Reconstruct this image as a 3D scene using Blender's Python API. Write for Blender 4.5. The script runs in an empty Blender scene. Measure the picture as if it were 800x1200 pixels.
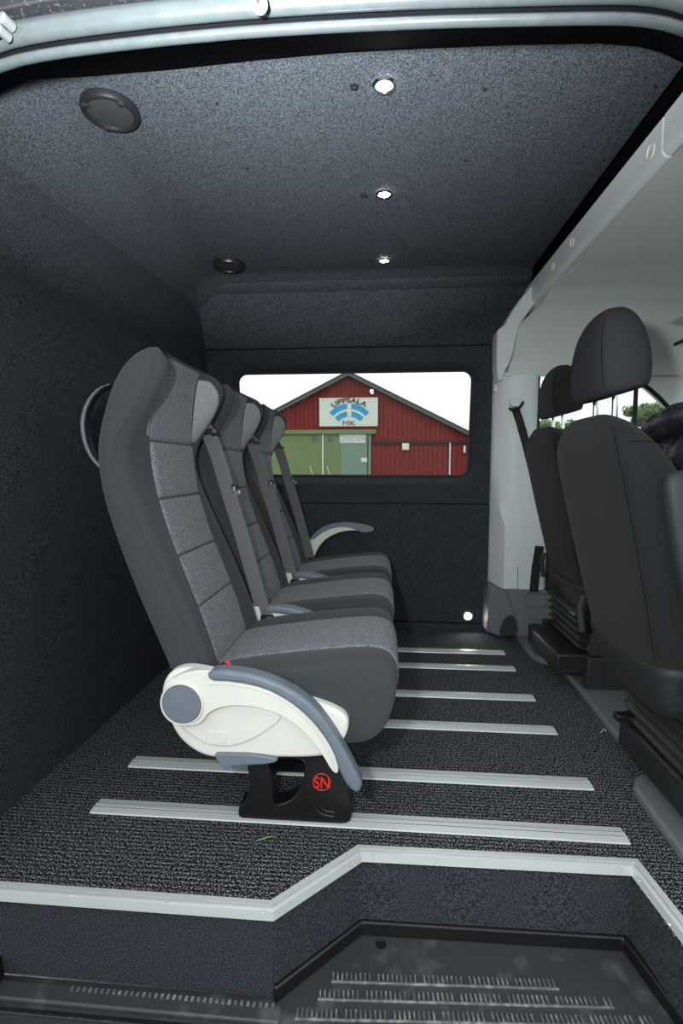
import bpy, bmesh, math, random
from mathutils import Vector, Matrix, noise as mnoise
random.seed(7)
PI = math.pi
S = bpy.context.scene
COL = S.collection

# ------------------------------------------------------------------ camera
R = Matrix(((0.9967059416993984, 0.08109371375746498, 0.0010370005485990496),
            (-0.008038413039315845, 0.08605863500792202, 0.9962576450177849),
            (0.08070098944204349, -0.9929842500914079, 0.08642701761301029)))  # rows: camera x, y, z axes in world (X,Y,Z)
CAMZ = 0.866
FPX = 600.0
cd = bpy.data.cameras.new('camera'); cam = bpy.data.objects.new('camera', cd); COL.objects.link(cam)
cd.sensor_fit = 'VERTICAL'; cd.sensor_height = 36.0; cd.lens = 36.0 * FPX / 1200.0; cd.clip_start = 0.02; cd.clip_end = 500
M4 = R.transposed().to_4x4(); M4.translation = Vector((0, 0, CAMZ)); cam.matrix_world = M4
S.camera = cam
RT = R.transposed()

def at(px, py, X=None, Y=None, Z=None):
    """Survey helper: where the sight line of a measured photo point meets a known plane of the van (metres)."""
    d = RT @ Vector((px - 400, 600 - py, -FPX)); o = Vector((0, 0, CAMZ))
    t = (Y - o.y) / d.y if Y is not None else ((Z - o.z) / d.z if Z is not None else (X - o.x) / d.x)
    return o + d * t

# ------------------------------------------------------------------ world, lights, exposure
w = bpy.data.worlds.new('overcast_sky'); S.world = w; w.use_nodes = True
nt = w.node_tree; bg = nt.nodes['Background']
bg.inputs[0].default_value = (0.92, 0.97, 1.0, 1); bg.inputs[1].default_value = 1.35

def area_light(name, loc, target, size, power, color=(1, 1, 1), sy=None):
    l = bpy.data.lights.new(name, 'AREA'); l.energy = power; l.color = color; l.shape = 'DISK'; l.size = size
    if sy: l.shape = 'RECTANGLE'; l.size_y = sy
    o = bpy.data.objects.new(name, l); COL.objects.link(o); o.location = loc
    o.rotation_euler = (Vector(target) - Vector(loc)).to_track_quat('-Z', 'Y').to_euler(); return o
# speedlight beside the lens: head tilted up at the roof, weaker fill lamp added to throw light forward
area_light('camera_flash', (-0.13, -0.03, 0.98), (-0.24, 0.68, 1.82), 0.06, 58.0, (0.92, 1.0, 1.04)).data.spread = math.radians(80)
area_light('flash_fill', (-0.13, -0.02, 0.95), (0.85, 1.5, 1.60), 0.05, 19.0, (0.94, 1.0, 1.01))

S.view_settings.view_transform = 'Standard'; S.view_settings.look = 'None'
S.view_settings.gamma = 1.0; S.view_settings.use_curve_mapping = False; S.view_settings.exposure = 0.0

# ------------------------------------------------------------------ materials
def mat(name, col, rough=0.6, metal=0.0, noise=None, bump=None, col2=None, spec=0.5, emit=None, wave=None, sheen=0, stretch=None, ribs=False):
    m = bpy.data.materials.new(name); m.use_nodes = True; t = m.node_tree; b = t.nodes['Principled BSDF']
    b.inputs['Base Color'].default_value = (*col, 1); b.inputs['Roughness'].default_value = rough
    b.inputs['Metallic'].default_value = metal; b.inputs['Specular IOR Level'].default_value = spec
    if sheen: b.inputs['Sheen Weight'].default_value = sheen; b.inputs['Sheen Roughness'].default_value = 0.6
    tc = t.nodes.new('ShaderNodeTexCoord'); src = tc.outputs['Object']
    if stretch:
        mp = t.nodes.new('ShaderNodeMapping'); mp.inputs['Scale'].default_value = stretch
        t.links.new(src, mp.inputs[0]); src = mp.outputs[0]
    h = None
    if noise:
        sc, lo, hi = noise
        n = t.nodes.new('ShaderNodeTexNoise'); n.inputs['Scale'].default_value = sc; n.inputs['Detail'].default_value = 3
        t.links.new(src, n.inputs['Vector'])
        r = t.nodes.new('ShaderNodeValToRGB'); r.color_ramp.elements[0].position = lo; r.color_ramp.elements[1].position = hi
        r.color_ramp.elements[0].color = (*col, 1); r.color_ramp.elements[1].color = (*(col2 or col), 1)
        t.links.new(n.outputs[0], r.inputs[0]); t.links.new(r.outputs[0], b.inputs['Base Color'])
    if ribs:      # colour darkened between the woven ribs to paint in their shade
        wv2 = t.nodes.new('ShaderNodeTexWave'); wv2.bands_direction = wave[0]; wv2.inputs['Scale'].default_value = wave[1]; wv2.inputs['Distortion'].default_value = wave[2]
        t.links.new(tc.outputs['Object'], wv2.inputs['Vector'])
        mr = t.nodes.new('ShaderNodeMapRange'); mr.inputs[3].default_value = -0.03; mr.inputs[4].default_value = 0.03; t.links.new(wv2.outputs[1], mr.inputs[0])
        ad = t.nodes.new('ShaderNodeMath'); ad.operation = 'ADD'; t.links.new(n.outputs[0], ad.inputs[0]); t.links.new(mr.outputs[0], ad.inputs[1]); t.links.new(ad.outputs[0], r.inputs[0])
    if bump:
        sc, st, dist = bump
        n2 = t.nodes.new('ShaderNodeTexNoise'); n2.inputs['Scale'].default_value = sc; n2.inputs['Detail'].default_value = 2
        t.links.new(src, n2.inputs['Vector']); h = n2.outputs[0]
        if wave:
            wv = t.nodes.new('ShaderNodeTexWave'); wv.bands_direction = wave[0]; wv.inputs['Scale'].default_value = wave[1]
            wv.inputs['Distortion'].default_value = wave[2]; t.links.new(tc.outputs['Object'], wv.inputs['Vector'])
            mx = t.nodes.new('ShaderNodeMath'); mx.operation = 'ADD'; t.links.new(h, mx.inputs[0]); t.links.new(wv.outputs[1], mx.inputs[1]); h = mx.outputs[0]
        bp = t.nodes.new('ShaderNodeBump'); bp.inputs['Strength'].default_value = st; bp.inputs['Distance'].default_value = dist
        t.links.new(h, bp.inputs['Height']); t.links.new(bp.outputs[0], b.inputs['Normal'])
    if emit:
        b.inputs['Emission Color'].default_value = (*emit[0], 1); b.inputs['Emission Strength'].default_value = emit[1]
    return m

M = {}
M['felt'] = mat('charcoal_felt', (0.006, 0.008, 0.011), 0.95, noise=(360, 0.38, 0.64), col2=(0.082, 0.091, 0.104), bump=(260, 0.35, 0.002), spec=0.15)
M['carpet'] = mat('ribbed_carpet', (0.004, 0.005, 0.006), 0.95, noise=(290, 0.51, 0.64), col2=(0.38, 0.41, 0.44), bump=(300, 0.5, 0.003), wave=('Y', 26, 0.6), spec=0.1, ribs=True)
M['alu'] = mat('brushed_aluminium', (0.86, 0.89, 0.88), 0.42, 0.30, noise=(80, 0.3, 0.7), col2=(0.76, 0.79, 0.78), stretch=(0.05, 4, 4))
M['dark_cloth'] = mat('dark_seat_cloth', (0.032, 0.034, 0.038), 0.85, noise=(500, 0.35, 0.65), col2=(0.046, 0.048, 0.053), bump=(700, 0.15, 0.001), spec=0.25, sheen=0.08)
M['grey_cloth'] = mat('melange_grey_cloth', (0.070, 0.075, 0.084), 0.9, noise=(420, 0.38, 0.62), col2=(0.23, 0.24, 0.265), bump=(500, 0.25, 0.001), spec=0.2, sheen=0.1, stretch=(1, 0.45, 1))
M['light_cloth'] = mat('pale_grey_mesh_cloth', (0.17, 0.175, 0.18), 0.9, noise=(500, 0.35, 0.65), col2=(0.36, 0.365, 0.37), bump=(600, 0.25, 0.001), spec=0.2)
M['cream'] = mat('cream_plastic', (0.70, 0.69, 0.62), 0.42, noise=(30, 0.3, 0.7), col2=(0.73, 0.72, 0.65), bump=(900, 0.05, 0.0005))
M['bluegrey'] = mat('blue_grey_plastic', (0.135, 0.165, 0.20), 0.5, noise=(30, 0.3, 0.7), col2=(0.15, 0.18, 0.215), bump=(900, 0.06, 0.0005))
M['black'] = mat('black_plastic', (0.008, 0.008, 0.009), 0.38, bump=(300, 0.05, 0.001))
M['satin'] = mat('satin_black_plastic', (0.014, 0.015, 0.017), 0.42, noise=(40, 0.4, 0.7), col2=(0.022, 0.023, 0.025), bump=(400, 0.15, 0.001))
M['void'] = mat('matt_black', (0.003, 0.003, 0.004), 0.95, spec=0.05)
M['red'] = mat('red_paint', (0.75, 0.03, 0.02), 0.4)
M['chrome'] = mat('chrome', (0.8, 0.82, 0.84), 0.12, 1.0)
M['dull_metal'] = mat('dull_guide_metal', (0.22, 0.23, 0.23), 0.4, 0.6)
M['amber'] = mat('amber_plastic', (0.8, 0.38, 0.03), 0.4)
M['steel'] = mat('dark_steel', (0.10, 0.10, 0.105), 0.4, 1.0)
M['belt'] = mat('grey_webbing', (0.14, 0.136, 0.142), 0.5, noise=(600, 0.3, 0.7), col2=(0.19, 0.185, 0.193), bump=(900, 0.3, 0.0006))
M['black_belt'] = mat('black_webbing', (0.008, 0.008, 0.009), 0.7, bump=(900, 0.3, 0.0006))
M['white_trim'] = mat('pale_grey_trim_plastic', (0.70, 0.745, 0.74), 0.5, noise=(20, 0.3, 0.7), col2=(0.73, 0.775, 0.77), bump=(800, 0.06, 0.0005))
M['headliner'] = mat('pale_headliner_felt', (0.66, 0.69, 0.66), 0.95, noise=(400, 0.3, 0.7), col2=(0.72, 0.75, 0.72), bump=(500, 0.2, 0.001), spec=0.1)
M['grey_plastic'] = mat('mid_grey_plastic', (0.14, 0.148, 0.155), 0.55, noise=(60, 0.3, 0.7), col2=(0.17, 0.178, 0.185), bump=(700, 0.2, 0.001))
M['dark_plastic'] = mat('dark_grey_plastic', (0.020, 0.022, 0.024), 0.65, bump=(700, 0.2, 0.001))
M['cab_cloth'] = mat('charcoal_cab_cloth', (0.011, 0.012, 0.013), 0.9, noise=(700, 0.35, 0.65), col2=(0.018, 0.019, 0.021), bump=(800, 0.2, 0.001), spec=0.15, sheen=0.05)
M['headrest_cloth'] = mat('grey_headrest_cloth', (0.024, 0.025, 0.028), 0.9, noise=(700, 0.35, 0.65), col2=(0.036, 0.037, 0.041), bump=(800, 0.2, 0.001), spec=0.15)
M['paint'] = mat('silver_grey_paint', (0.095, 0.108, 0.110), 0.22, 0.5, noise=(40, 0.3, 0.8), col2=(0.075, 0.088, 0.09), bump=(120, 0.05, 0.001))
M['dirty_metal'] = mat('dusty_dark_paint', (0.014, 0.015, 0.017), 0.4, 0.2, noise=(160, 0.58, 0.80), col2=(0.09, 0.09, 0.09), bump=(200, 0.1, 0.001))
M['grille'] = mat('brown_black_speaker_mesh', (0.022, 0.022, 0.023), 0.8, bump=(900, 0.4, 0.001), spec=0.2)
M['rubber'] = mat('rubber_seal', (0.006, 0.006, 0.007), 0.6)
M['tray'] = mat('scuffed_plastic_sheen', (0.050, 0.054, 0.057), 0.40, noise=(14, 0.56, 0.80), col2=(0.15, 0.155, 0.158), bump=(260, 0.25, 0.002))  # base lightened to carry the sky sheen; paler blotches are scuffs
M['worn'] = mat('worn_grey_tread', (0.12, 0.125, 0.13), 0.5, noise=(60, 0.45, 0.7), col2=(0.32, 0.32, 0.30))
M['dash'] = mat('light_grey_dash', (0.16, 0.165, 0.165), 0.6, bump=(500, 0.2, 0.001))
M['lamp'] = mat('lit_led_lens', (1, 1, 1), 0.3, emit=((1.0, 0.97, 0.92), 45.0))
M['quilt'] = mat('navy_quilted_nylon', (0.012, 0.012, 0.020), 0.45, noise=(60, 0.4, 0.7), col2=(0.022, 0.022, 0.034), bump=(60, 0.5, 0.006))
M['screw'] = mat('bright_screw', (0.85, 0.86, 0.87), 0.35, 0.3)
M['barn_red'] = mat('falu_red_boards', (0.19, 0.022, 0.018), 0.85, noise=(6, 0.3, 0.75), col2=(0.26, 0.035, 0.027), stretch=(1, 1, 0.15))
M['barn_dark'] = mat('dark_tarred_board', (0.035, 0.035, 0.035), 0.8)
M['roof_edge'] = mat('grey_green_barge_board', (0.10, 0.13, 0.12), 0.7)
M['roof_tin'] = mat('dark_tin_roof', (0.06, 0.065, 0.07), 0.5, 0.5)
M['green'] = mat('sage_green_paint', (0.17, 0.24, 0.095), 0.7, noise=(1.2, 0.3, 0.75), col2=(0.20, 0.27, 0.12))
M['green2'] = mat('pale_blue_green', (0.20, 0.30, 0.22), 0.7)
M['sign_white'] = mat('off_white_sign', (0.74, 0.78, 0.68), 0.5)
M['sign_cream'] = mat('cream_sign_paint', (0.80, 0.80, 0.60), 0.5)
M['sign_blue'] = mat('sky_blue_sign_paint', (0.02, 0.34, 0.66), 0.5)
M['sign_ink'] = mat('dark_sign_lettering', (0.03, 0.05, 0.07), 0.5)
M['paper'] = mat('white_notice', (0.75, 0.77, 0.74), 0.6, noise=(9, 0.45, 0.55), col2=(0.45, 0.48, 0.45), stretch=(1, 1, 6))
M['plainwhite'] = mat('white_paint', (0.75, 0.76, 0.73), 0.6)
M['leaf'] = mat('tree_leaves', (0.10, 0.19, 0.035), 0.7, noise=(1.5, 0.35, 0.7), col2=(0.22, 0.34, 0.09))
M['bark'] = mat('tree_bark', (0.09, 0.07, 0.05), 0.9)
M['gravel'] = mat('grey_gravel', (0.16, 0.155, 0.145), 0.95, noise=(20, 0.3, 0.7), col2=(0.25, 0.245, 0.23), bump=(30, 0.5, 0.02))
M['grass'] = mat('grass_blade', (0.25, 0.42, 0.08), 0.6)

def glass_mat(name, tint, refl=0.06):
    m = bpy.data.materials.new(name); m.use_nodes = True; t = m.node_tree; t.nodes.clear()
    o = t.nodes.new('ShaderNodeOutputMaterial'); tr = t.nodes.new('ShaderNodeBsdfTransparent'); g = t.nodes.new('ShaderNodeBsdfGlossy')
    tr.inputs[0].default_value = (*tint, 1); g.inputs['Roughness'].default_value = 0.0
    fr = t.nodes.new('ShaderNodeFresnel'); fr.inputs[0].default_value = 1.45
    mx = t.nodes.new('ShaderNodeMixShader'); t.links.new(fr.outputs[0], mx.inputs[0]); t.links.new(tr.outputs[0], mx.inputs[1]); t.links.new(g.outputs[0], mx.inputs[2])
    t.links.new(mx.outputs[0], o.inputs[0]); return m
M['glass'] = glass_mat('clear_window_glass', (0.93, 0.96, 0.94))

# ------------------------------------------------------------------ helpers
def finish(name, bm, m, parent=None, smooth=True, bevel=0, subsurf=0, mats=None, segs=2, angle=40):
    bmesh.ops.recalc_face_normals(bm, faces=bm.faces)
    me = bpy.data.meshes.new(name)
    bm.to_mesh(me); bm.free()
    for mm in (mats or [m]): me.materials.append(M[mm] if isinstance(mm, str) else mm)
    if parent is not None and 'off' in parent:      # things authored in van coordinates, stored relative to their base
        me.transform(Matrix.Translation(-Vector(parent['off'])))
    o = bpy.data.objects.new(name, me); COL.objects.link(o)
    if parent is not None: o.parent = parent
    if bevel:
        md = o.modifiers.new('bevel', 'BEVEL'); md.width = bevel; md.segments = segs; md.limit_method = 'ANGLE'; md.angle_limit = math.radians(angle)
        md.harden_normals = False
    if subsurf:
        md = o.modifiers.new('sub', 'SUBSURF'); md.levels = subsurf; md.render_levels = subsurf
    if smooth:
        me.shade_smooth()
        if not subsurf:
            me.set_sharp_from_angle(angle=math.radians(angle))
    return o

def thing(name, label, cat, loc=(0, 0, 0), group=None, kind=None):
    o = bpy.data.objects.new(name, None); COL.objects.link(o); o.location = loc; o.empty_display_size = 0.05
    o['off'] = tuple(loc)
    o['label'] = label; o['category'] = cat
    if group: o['group'] = group
    if kind: o['kind'] = kind
    return o

def sub(part, *args, **kw):
    """A sub-part: same coordinates as its part's thing (parts sit at the thing's origin)."""
    return part

def tag(o, label, cat, group=None, kind=None):
    o['label'] = label; o['category'] = cat
    if group: o['group'] = group
    if kind: o['kind'] = kind
    return o

def struct(o, label=None, cat=None):
    o['kind'] = 'structure'
    if label: o['label'] = label
    if cat: o['category'] = cat
    return o

def child(name, bm, m, part, **k):
    """sub-part under a part mesh; part carries the same offset as its thing"""
    p = part.parent
    if p is not None and 'off' in p: part['off'] = tuple(p['off'])
    return finish(name, bm, m, part, **k)

def B(): return bmesh.new()

def box(bm, c, s, rot=None):
    r = bmesh.ops.create_cube(bm, size=1.0)
    mt = Matrix.Translation(Vector(c)) @ ((rot.to_4x4()) if rot is not None else Matrix.Identity(4)) @ Matrix.Diagonal((*s, 1))
    bmesh.ops.transform(bm, matrix=mt, verts=r['verts']); return r['verts']

def loft(bm, rings, cap=True, closed=True):
    vs = [[bm.verts.new(p) for p in r] for r in rings]
    n = len(rings[0])
    for a, b in zip(vs, vs[1:]):
        for i in range(n if closed else n - 1):
            j = (i + 1) % n
            bm.faces.new((a[i], a[j], b[j], b[i]))
    if cap and closed:
        bm.faces.new(vs[0]); bm.faces.new(list(reversed(vs[-1])))
    return vs

def tube(bm, pts, r, n=10, closed=False, flat=None):
    pts = [Vector(p) for p in pts]; rings = []
    L = len(pts); up = Vector((0, 0, 1))
    prev = None
    for i, p in enumerate(pts):
        a = pts[(i - 1) % L] if (closed or i > 0) else p
        b = pts[(i + 1) % L] if (closed or i < L - 1) else p
        t = (b - a).normalized()
        if prev is None:
            u = t.cross(up)
            if u.length < 1e-3: u = t.cross(Vector((1, 0, 0)))
            u.normalize()
        else:
            u = (prev - t * prev.dot(t)).normalized()
        prev = u; v = t.cross(u)
        rr = r[i] if isinstance(r, (list, tuple)) else r
        fx, fy = flat or (1, 1)
        rings.append([p + (u * math.cos(2 * PI * k / n) * fx + v * math.sin(2 * PI * k / n) * fy) * rr for k in range(n)])
    if closed: rings.append(rings[0])
    loft(bm, rings, cap=not closed)

def lathe(bm, prof, c, axis, n=28):
    """prof: (radius, height) pairs along axis from c"""
    ax = Vector(axis).normalized(); u = ax.orthogonal().normalized(); v = ax.cross(u); c = Vector(c); rings = []
    for r, h in prof:
        rings.append([c + ax * h + (u * math.cos(2 * PI * k / n) + v * math.sin(2 * PI * k / n)) * max(r, 1e-4) for k in range(n)])
    loft(bm, rings)

def prism(bm, poly, d0, d1, holes=(), plane='XZ'):
    """extrude a 2-D outline (with holes) between two depths; plane XZ extrudes along Y, XY along Z, YZ along X"""
    def P3(a, b, d): return (a, d, b) if plane == 'XZ' else ((a, b, d) if plane == 'XY' else (d, a, b))
    base = []; loops = []
    for lp in [poly] + list(holes):
        vs = [bm.verts.new(P3(a, b, d0)) for a, b in lp]; loops.append(vs)
        for i in range(len(vs)): base.append(bm.edges.new((vs[i], vs[(i + 1) % len(vs)])))
    if holes:
        f = bmesh.ops.triangle_fill(bm, use_beauty=True, use_dissolve=False, edges=base)
        faces = [g for g in f['geom'] if isinstance(g, bmesh.types.BMFace)]
    else:
        faces = [bm.faces.new(loops[0])]
    r = bmesh.ops.extrude_face_region(bm, geom=faces)
    nv = [g for g in r['geom'] if isinstance(g, bmesh.types.BMVert)]
    dv = Vector(P3(0, 0, d1 - d0)) if True else None
    bmesh.ops.translate(bm, verts=nv, vec=dv)
    if d0 != d1: pass
    # extrude_face_region drops the originals; close the back again
    be = [e for e in bm.edges if e.is_boundary]
    if be:
        if holes: bmesh.ops.triangle_fill(bm, use_beauty=True, edges=be)
        else: bmesh.ops.holes_fill(bm, edges=be, sides=0)

def rrect(x0, x1, y0, y1, r, n=6):
    out = []
    for cx, cy, a0 in ((x1 - r, y1 - r, 0), (x0 + r, y1 - r, PI / 2), (x0 + r, y0 + r, PI), (x1 - r, y0 + r, 3 * PI / 2)):
        for k in range(n + 1):
            a = a0 + PI / 2 * k / n; out.append((cx + r * math.cos(a), cy + r * math.sin(a)))
    return out

def smooth_poly(pts, it=2, closed=True):
    for _ in range(it):
        q = []; n = len(pts)
        rng = range(n) if closed else range(n - 1)
        if not closed: q.append(pts[0])
        for i in rng:
            a, b = Vector(pts[i]), Vector(pts[(i + 1) % n])
            q.append(tuple(a * 0.75 + b * 0.25)); q.append(tuple(a * 0.25 + b * 0.75))
        if not closed: q.append(pts[-1])
        pts = q
    return pts

def px_poly(pts, Y, it=1):
    q = [at(x, y, Y=Y) for x, y in pts]; q = [(v.x, v.z) for v in q]
    return smooth_poly(q, it) if it else q

def lerp(a, b, t): return a + (b - a) * t
def interp(tab, z, k):
    if z <= tab[0][0]: return tab[0][k]
    for a, b in zip(tab, tab[1:]):
        if z <= b[0]:
            t = (z - a[0]) / (b[0] - a[0]); t2 = t
            return lerp(a[k], b[k], t2)
    return tab[-1][k]

def text_bm(txt, size, place, spread=None, radius=None, depth=0.004, bold=0.012):
    """lettering as mesh: place maps (u,v,depth) to a point"""
    bm = B()
    def glyph(ch):
        cu = bpy.data.curves.new('glyph', 'FONT'); cu.body = ch; cu.size = size; cu.extrude = depth / 2; cu.offset = size * bold
        ob = bpy.data.objects.new('glyph', cu); COL.objects.link(ob)
        dg = bpy.context.evaluated_depsgraph_get(); me = bpy.data.meshes.new_from_object(ob.evaluated_get(dg))
        COL.objects.unlink(ob); bpy.data.objects.remove(ob); bpy.data.curves.remove(cu); return me
    me = glyph(txt); xs = [v.co.x for v in me.vertices]; cx = (min(xs) + max(xs)) / 2
    if radius is None:
        me.transform(Matrix.Translation((-cx, 0, 0)))
        b2 = B(); b2.from_mesh(me)
        for v in b2.verts: v.co = place(v.co.x, v.co.y, v.co.z)
        b2.to_mesh(me); b2.free(); bm.from_mesh(me)
    else:
        me.transform(Matrix.Translation((-cx, 0, 0))); b2 = B(); b2.from_mesh(me)
        for v in b2.verts:
            a = v.co.x * spread / radius; rr = radius + v.co.y
            v.co = place(math.sin(a) * rr, math.cos(a) * rr, v.co.z)
        b2.to_mesh(me); b2.free(); bm.from_mesh(me)
    bpy.data.meshes.remove(me); return bm

def copy_tree(o, parent=None):
    c = o.copy(); COL.objects.link(c)
    if parent is not None: c.parent = parent
    for ch in list(o.children): copy_tree(ch, c)
    return c

# ================================================================== THE SHELL
CZ = 1.82           # ceiling height
YW = 2.705          # far side wall
XL = -0.935         # rear partition

# floor: carpeted deck with the entry step cut out, right edge running under the cab moulding
bm = B()
deck = [(-1.02, 0.925), (-0.211, 0.925), (-0.045, 1.090), (0.551, 1.098), (0.567, 0.925), (0.92, 0.925), (0.92, 2.80), (-1.02, 2.80)]
prism(bm, deck, -0.03, 0.0, plane='XY')
struct(finish('floor', bm, 'carpet', smooth=False))

# carpeted step riser (follows the cut-out)
path = [(-1.05, 0.925), (-0.211, 0.925), (-0.045, 1.090), (0.551, 1.098), (0.572, 0.905)]
def wall_strip(bm, path, z0, z1, th):
    """vertical sheet along a floor path, th thick behind it"""
    n = len(path); offs = []
    for i, p in enumerate(path):
        a = Vector(path[max(i - 1, 0)]); b = Vector(path[min(i + 1, n - 1)]); p = Vector(p)
        d1 = (p - a).normalized() if i > 0 else (b - p).normalized(); d2 = (b - p).normalized() if i < n - 1 else d1
        nn = (Vector((-d1.y, d1.x)) + Vector((-d2.y, d2.x))); nn.normalize(); k = nn.dot(Vector((-d1.y, d1.x)))
        offs.append(p + nn * th / max(k, 0.3))
    rings = [[(p[0], p[1], z0), (p[0], p[1], z1), (q.x, q.y, z1), (q.x, q.y, z0)] for p, q in zip(path, offs)]
    loft(bm, rings)
bm = B(); wall_strip(bm, path, -0.19, -0.018, 0.03)
o = finish('riser_carpet', bm, 'felt', smooth=False); struct(o, 'charcoal felt riser of the entry step under the silver edge strip', 'step riser')

# ---- rear partition (left), roof and far side: one felt-lined shell each
bm = B()
prof = [(-0.93, -0.02), (-0.935, 0.5), (-0.94, 1.1), (-0.948, 1.45), (-0.965, 1.60), (-0.985, 1.70), (-1.0, 1.85)]
outer = [(x - 0.05, z) for x, z in prof]
ring = prof + list(reversed(outer))
rr = []
for y in (0.90, 1.3, 1.7, 2.1, 2.5, 2.86):
    rr.append([(x + (y - 1.9) * 0.012, y, z) for x, z in ring])
loft(bm, rr)
struct(finish('wall_left', bm, 'felt', angle=50))

# ceiling: gentle cove at the rear partition and far side
bm = B(); NX, NY = 26, 22; X0, X1, Y0, Y1 = -0.982, 0.705, 1.275, 2.76
grid = []
for j in range(NY + 1):
    y = lerp(Y0, Y1, j / NY); row = []
    for i in range(NX + 1):
        x = lerp(X0, X1, (i / NX) ** 1.6)
        z = CZ + 0.004
        dx = x - X0; dy = YW - y
        if dx < 0.17: z -= 0.17 * (1 - math.sqrt(max(0, 1 - ((0.17 - dx) / 0.17) ** 2)))
        if dy < 0.05: z -= (0.05 - max(dy, 0)) * 1.25
        row.append(Vector((x, y, z)))
    grid.append(row)
loop0 = []
vs = [[bm.verts.new(p) for p in r] for r in grid]
vt = [[bm.verts.new(p + Vector((0, 0, 0.03))) for p in r] for r in grid]
for j in range(NY):
    for i in range(NX):
        bm.faces.new((vs[j][i], vs[j][i + 1], vs[j + 1][i + 1], vs[j + 1][i]))
        bm.faces.new((vt[j][i], vt[j + 1][i], vt[j + 1][i + 1], vt[j][i + 1]))
for i in range(NX):
    bm.faces.new((vs[0][i], vt[0][i], vt[0][i + 1], vs[0][i + 1])); bm.faces.new((vs[NY][i], vs[NY][i + 1], vt[NY][i + 1], vt[NY][i]))
for j in range(NY):
    bm.faces.new((vs[j][0], vs[j + 1][0], vt[j + 1][0], vt[j][0])); bm.faces.new((vs[j][NX], vt[j][NX], vt[j + 1][NX], vs[j + 1][NX]))
struct(finish('ceiling', bm, 'felt', angle=60))

# far side wall with the window hole; three lining panels with open joints between them
win_out = rrect(-0.831, 0.520, 0.775, 1.405, 0.10)
bm = B()
prism(bm, [(-1.03, 0.677), (0.60, 0.677), (0.60, 1.484), (-1.03, 1.484)], YW, YW + 0.03, holes=[win_out])
struct(finish('wall_back', bm, 'felt', bevel=0.006))
bm = B(); prism(bm, [(-1.03, 1.487), (0.72, 1.487), (0.72, 1.772), (-1.03, 1.772)], YW - 0.004, YW + 0.03)
o = finish('wall_back_upper', bm, 'felt', bevel=0.005); struct(o)
bm = B(); prism(bm, [(-1.03, 0.045), (0.60, 0.045), (0.60, 0.675), (-1.03, 0.675)], YW - 0.003, YW + 0.03)
o = finish('wall_back_lower', bm, 'felt', bevel=0.005); struct(o)
bm = B(); prism(bm, [(-1.03, -0.02), (0.60, -0.02), (0.60, 0.040), (-1.03, 0.040)], YW - 0.006, YW + 0.03)
struct(finish('baseboard_back', bm, 'felt', bevel=0.004))
# cove strip between far wall and ceiling
bm = B()
loft(bm, [[(x, YW - 0.003, 1.765), (x, YW - 0.05, 1.800), (x, YW - 0.055, 1.83), (x, YW + 0.05, 1.83), (x, YW + 0.05, 1.765)] for x in (-1.03, 0.72)])
struct(finish('trim_1', bm, 'felt', bevel=0.008))

# outer body skin: blocks daylight everywhere but the openings
bm = B()
prism(bm, [(-1.12, -0.25), (0.60, -0.25), (0.60, 1.95), (-1.12, 1.95)], YW + 0.035, YW + 0.06, holes=[rrect(-0.84, 0.53, 0.765, 1.415, 0.10)])
box(bm, (-0.1, 1.9, 1.93), (2.1, 1.95, 0.03)); box(bm, (-1.09, 1.9, 0.85), (0.03, 1.95, 2.2)); box(bm, (-0.1, 1.9, -0.05), (2.1, 1.6, 0.03))
struct(finish('body_shell', bm, 'void', smooth=False), 'blackened outer body panels around the passenger space', 'van body')  # coloured black so the open lining joints look shaded

# ---- window_1: funnel reveal in felt, rubber seal, tinted glass leaning inwards at the top
def ringpts(lp, fy): return [(x, fy(z), z) for x, z in lp]
lean = lambda z: 2.770 - (z - 1.09) * 0.13
lo = rrect(-0.831, 0.520, 0.775, 1.405, 0.10); l2 = rrect(-0.805, 0.492, 0.795, 1.382, 0.085); l3 = rrect(-0.790, 0.470, 0.808, 1.375, 0.07); li = rrect(-0.775, 0.452, 0.822, 1.362, 0.05)
reveal = B()
loft(reveal, [ringpts(lo, lambda z: YW + 0.001), ringpts(l2, lambda z: YW + 0.022), ringpts(l3, lambda z: lean(z) - 0.028), ringpts(li, lambda z: lean(z) - 0.006), ringpts(li, lambda z: lean(z) + 0.006), ringpts(lo, lambda z: lean(z) + 0.006)], cap=False)
win = finish('window_1', reveal, 'felt', angle=60); struct(win)
bm = B(); pts = ringpts(li, lambda z: lean(z) - 0.008); tube(bm, pts, 0.006, 6, closed=True); finish('rubber_seal', bm, 'rubber', win)
bm = B(); a = [bm.verts.new(p) for p in ringpts(rrect(-0.80, 0.48, 0.80, 1.385, 0.06), lambda z: lean(z))]; bm.faces.new(a)
finish('pane', bm, 'glass', win, smooth=False)

# ---- near side: door opening. header beam sweeps, inner rail, sill
def sweep_x(bm, path, prof):
    """path: (x, y, z) list mostly along X; prof: (dy, dz) outline"""
    rings = []; path = [Vector(p) for p in path]
    for i, p in enumerate(path):
        a = path[max(i - 1, 0)]; b = path[min(i + 1, len(path) - 1)]; t = (b - a).normalized()
        up = Vector((-t.z, 0, t.x))
        rings.append([p + Vector((0, dy, 0)) + up * dz for dy, dz in prof])
    loft(bm, rings)
def circ(r, n=12, cy=0, cz=0, ry=None): return [(cy + (ry or r) * math.cos(2 * PI * k / n), cz + r * math.sin(2 * PI * k / n)) for k in range(n)]
HP = [at(x, y, Y=0.95) for x, y in ((-120, 205), (-75, 135), (-35, 97), (10, 77), (60, 67), (120, 59), (200, 50), (300, 41), (400, 35), (500, 30.5), (600, 28), (700, 26), (750, 27), (790, 34), (830, 52), (870, 85), (900, 130))]
HP = [Vector(v) for v in smooth_poly([tuple(v) for v in HP], 1, closed=False)]
up = lambda dz, dy: [p + Vector((0, dy, dz)) for p in HP]
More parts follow.
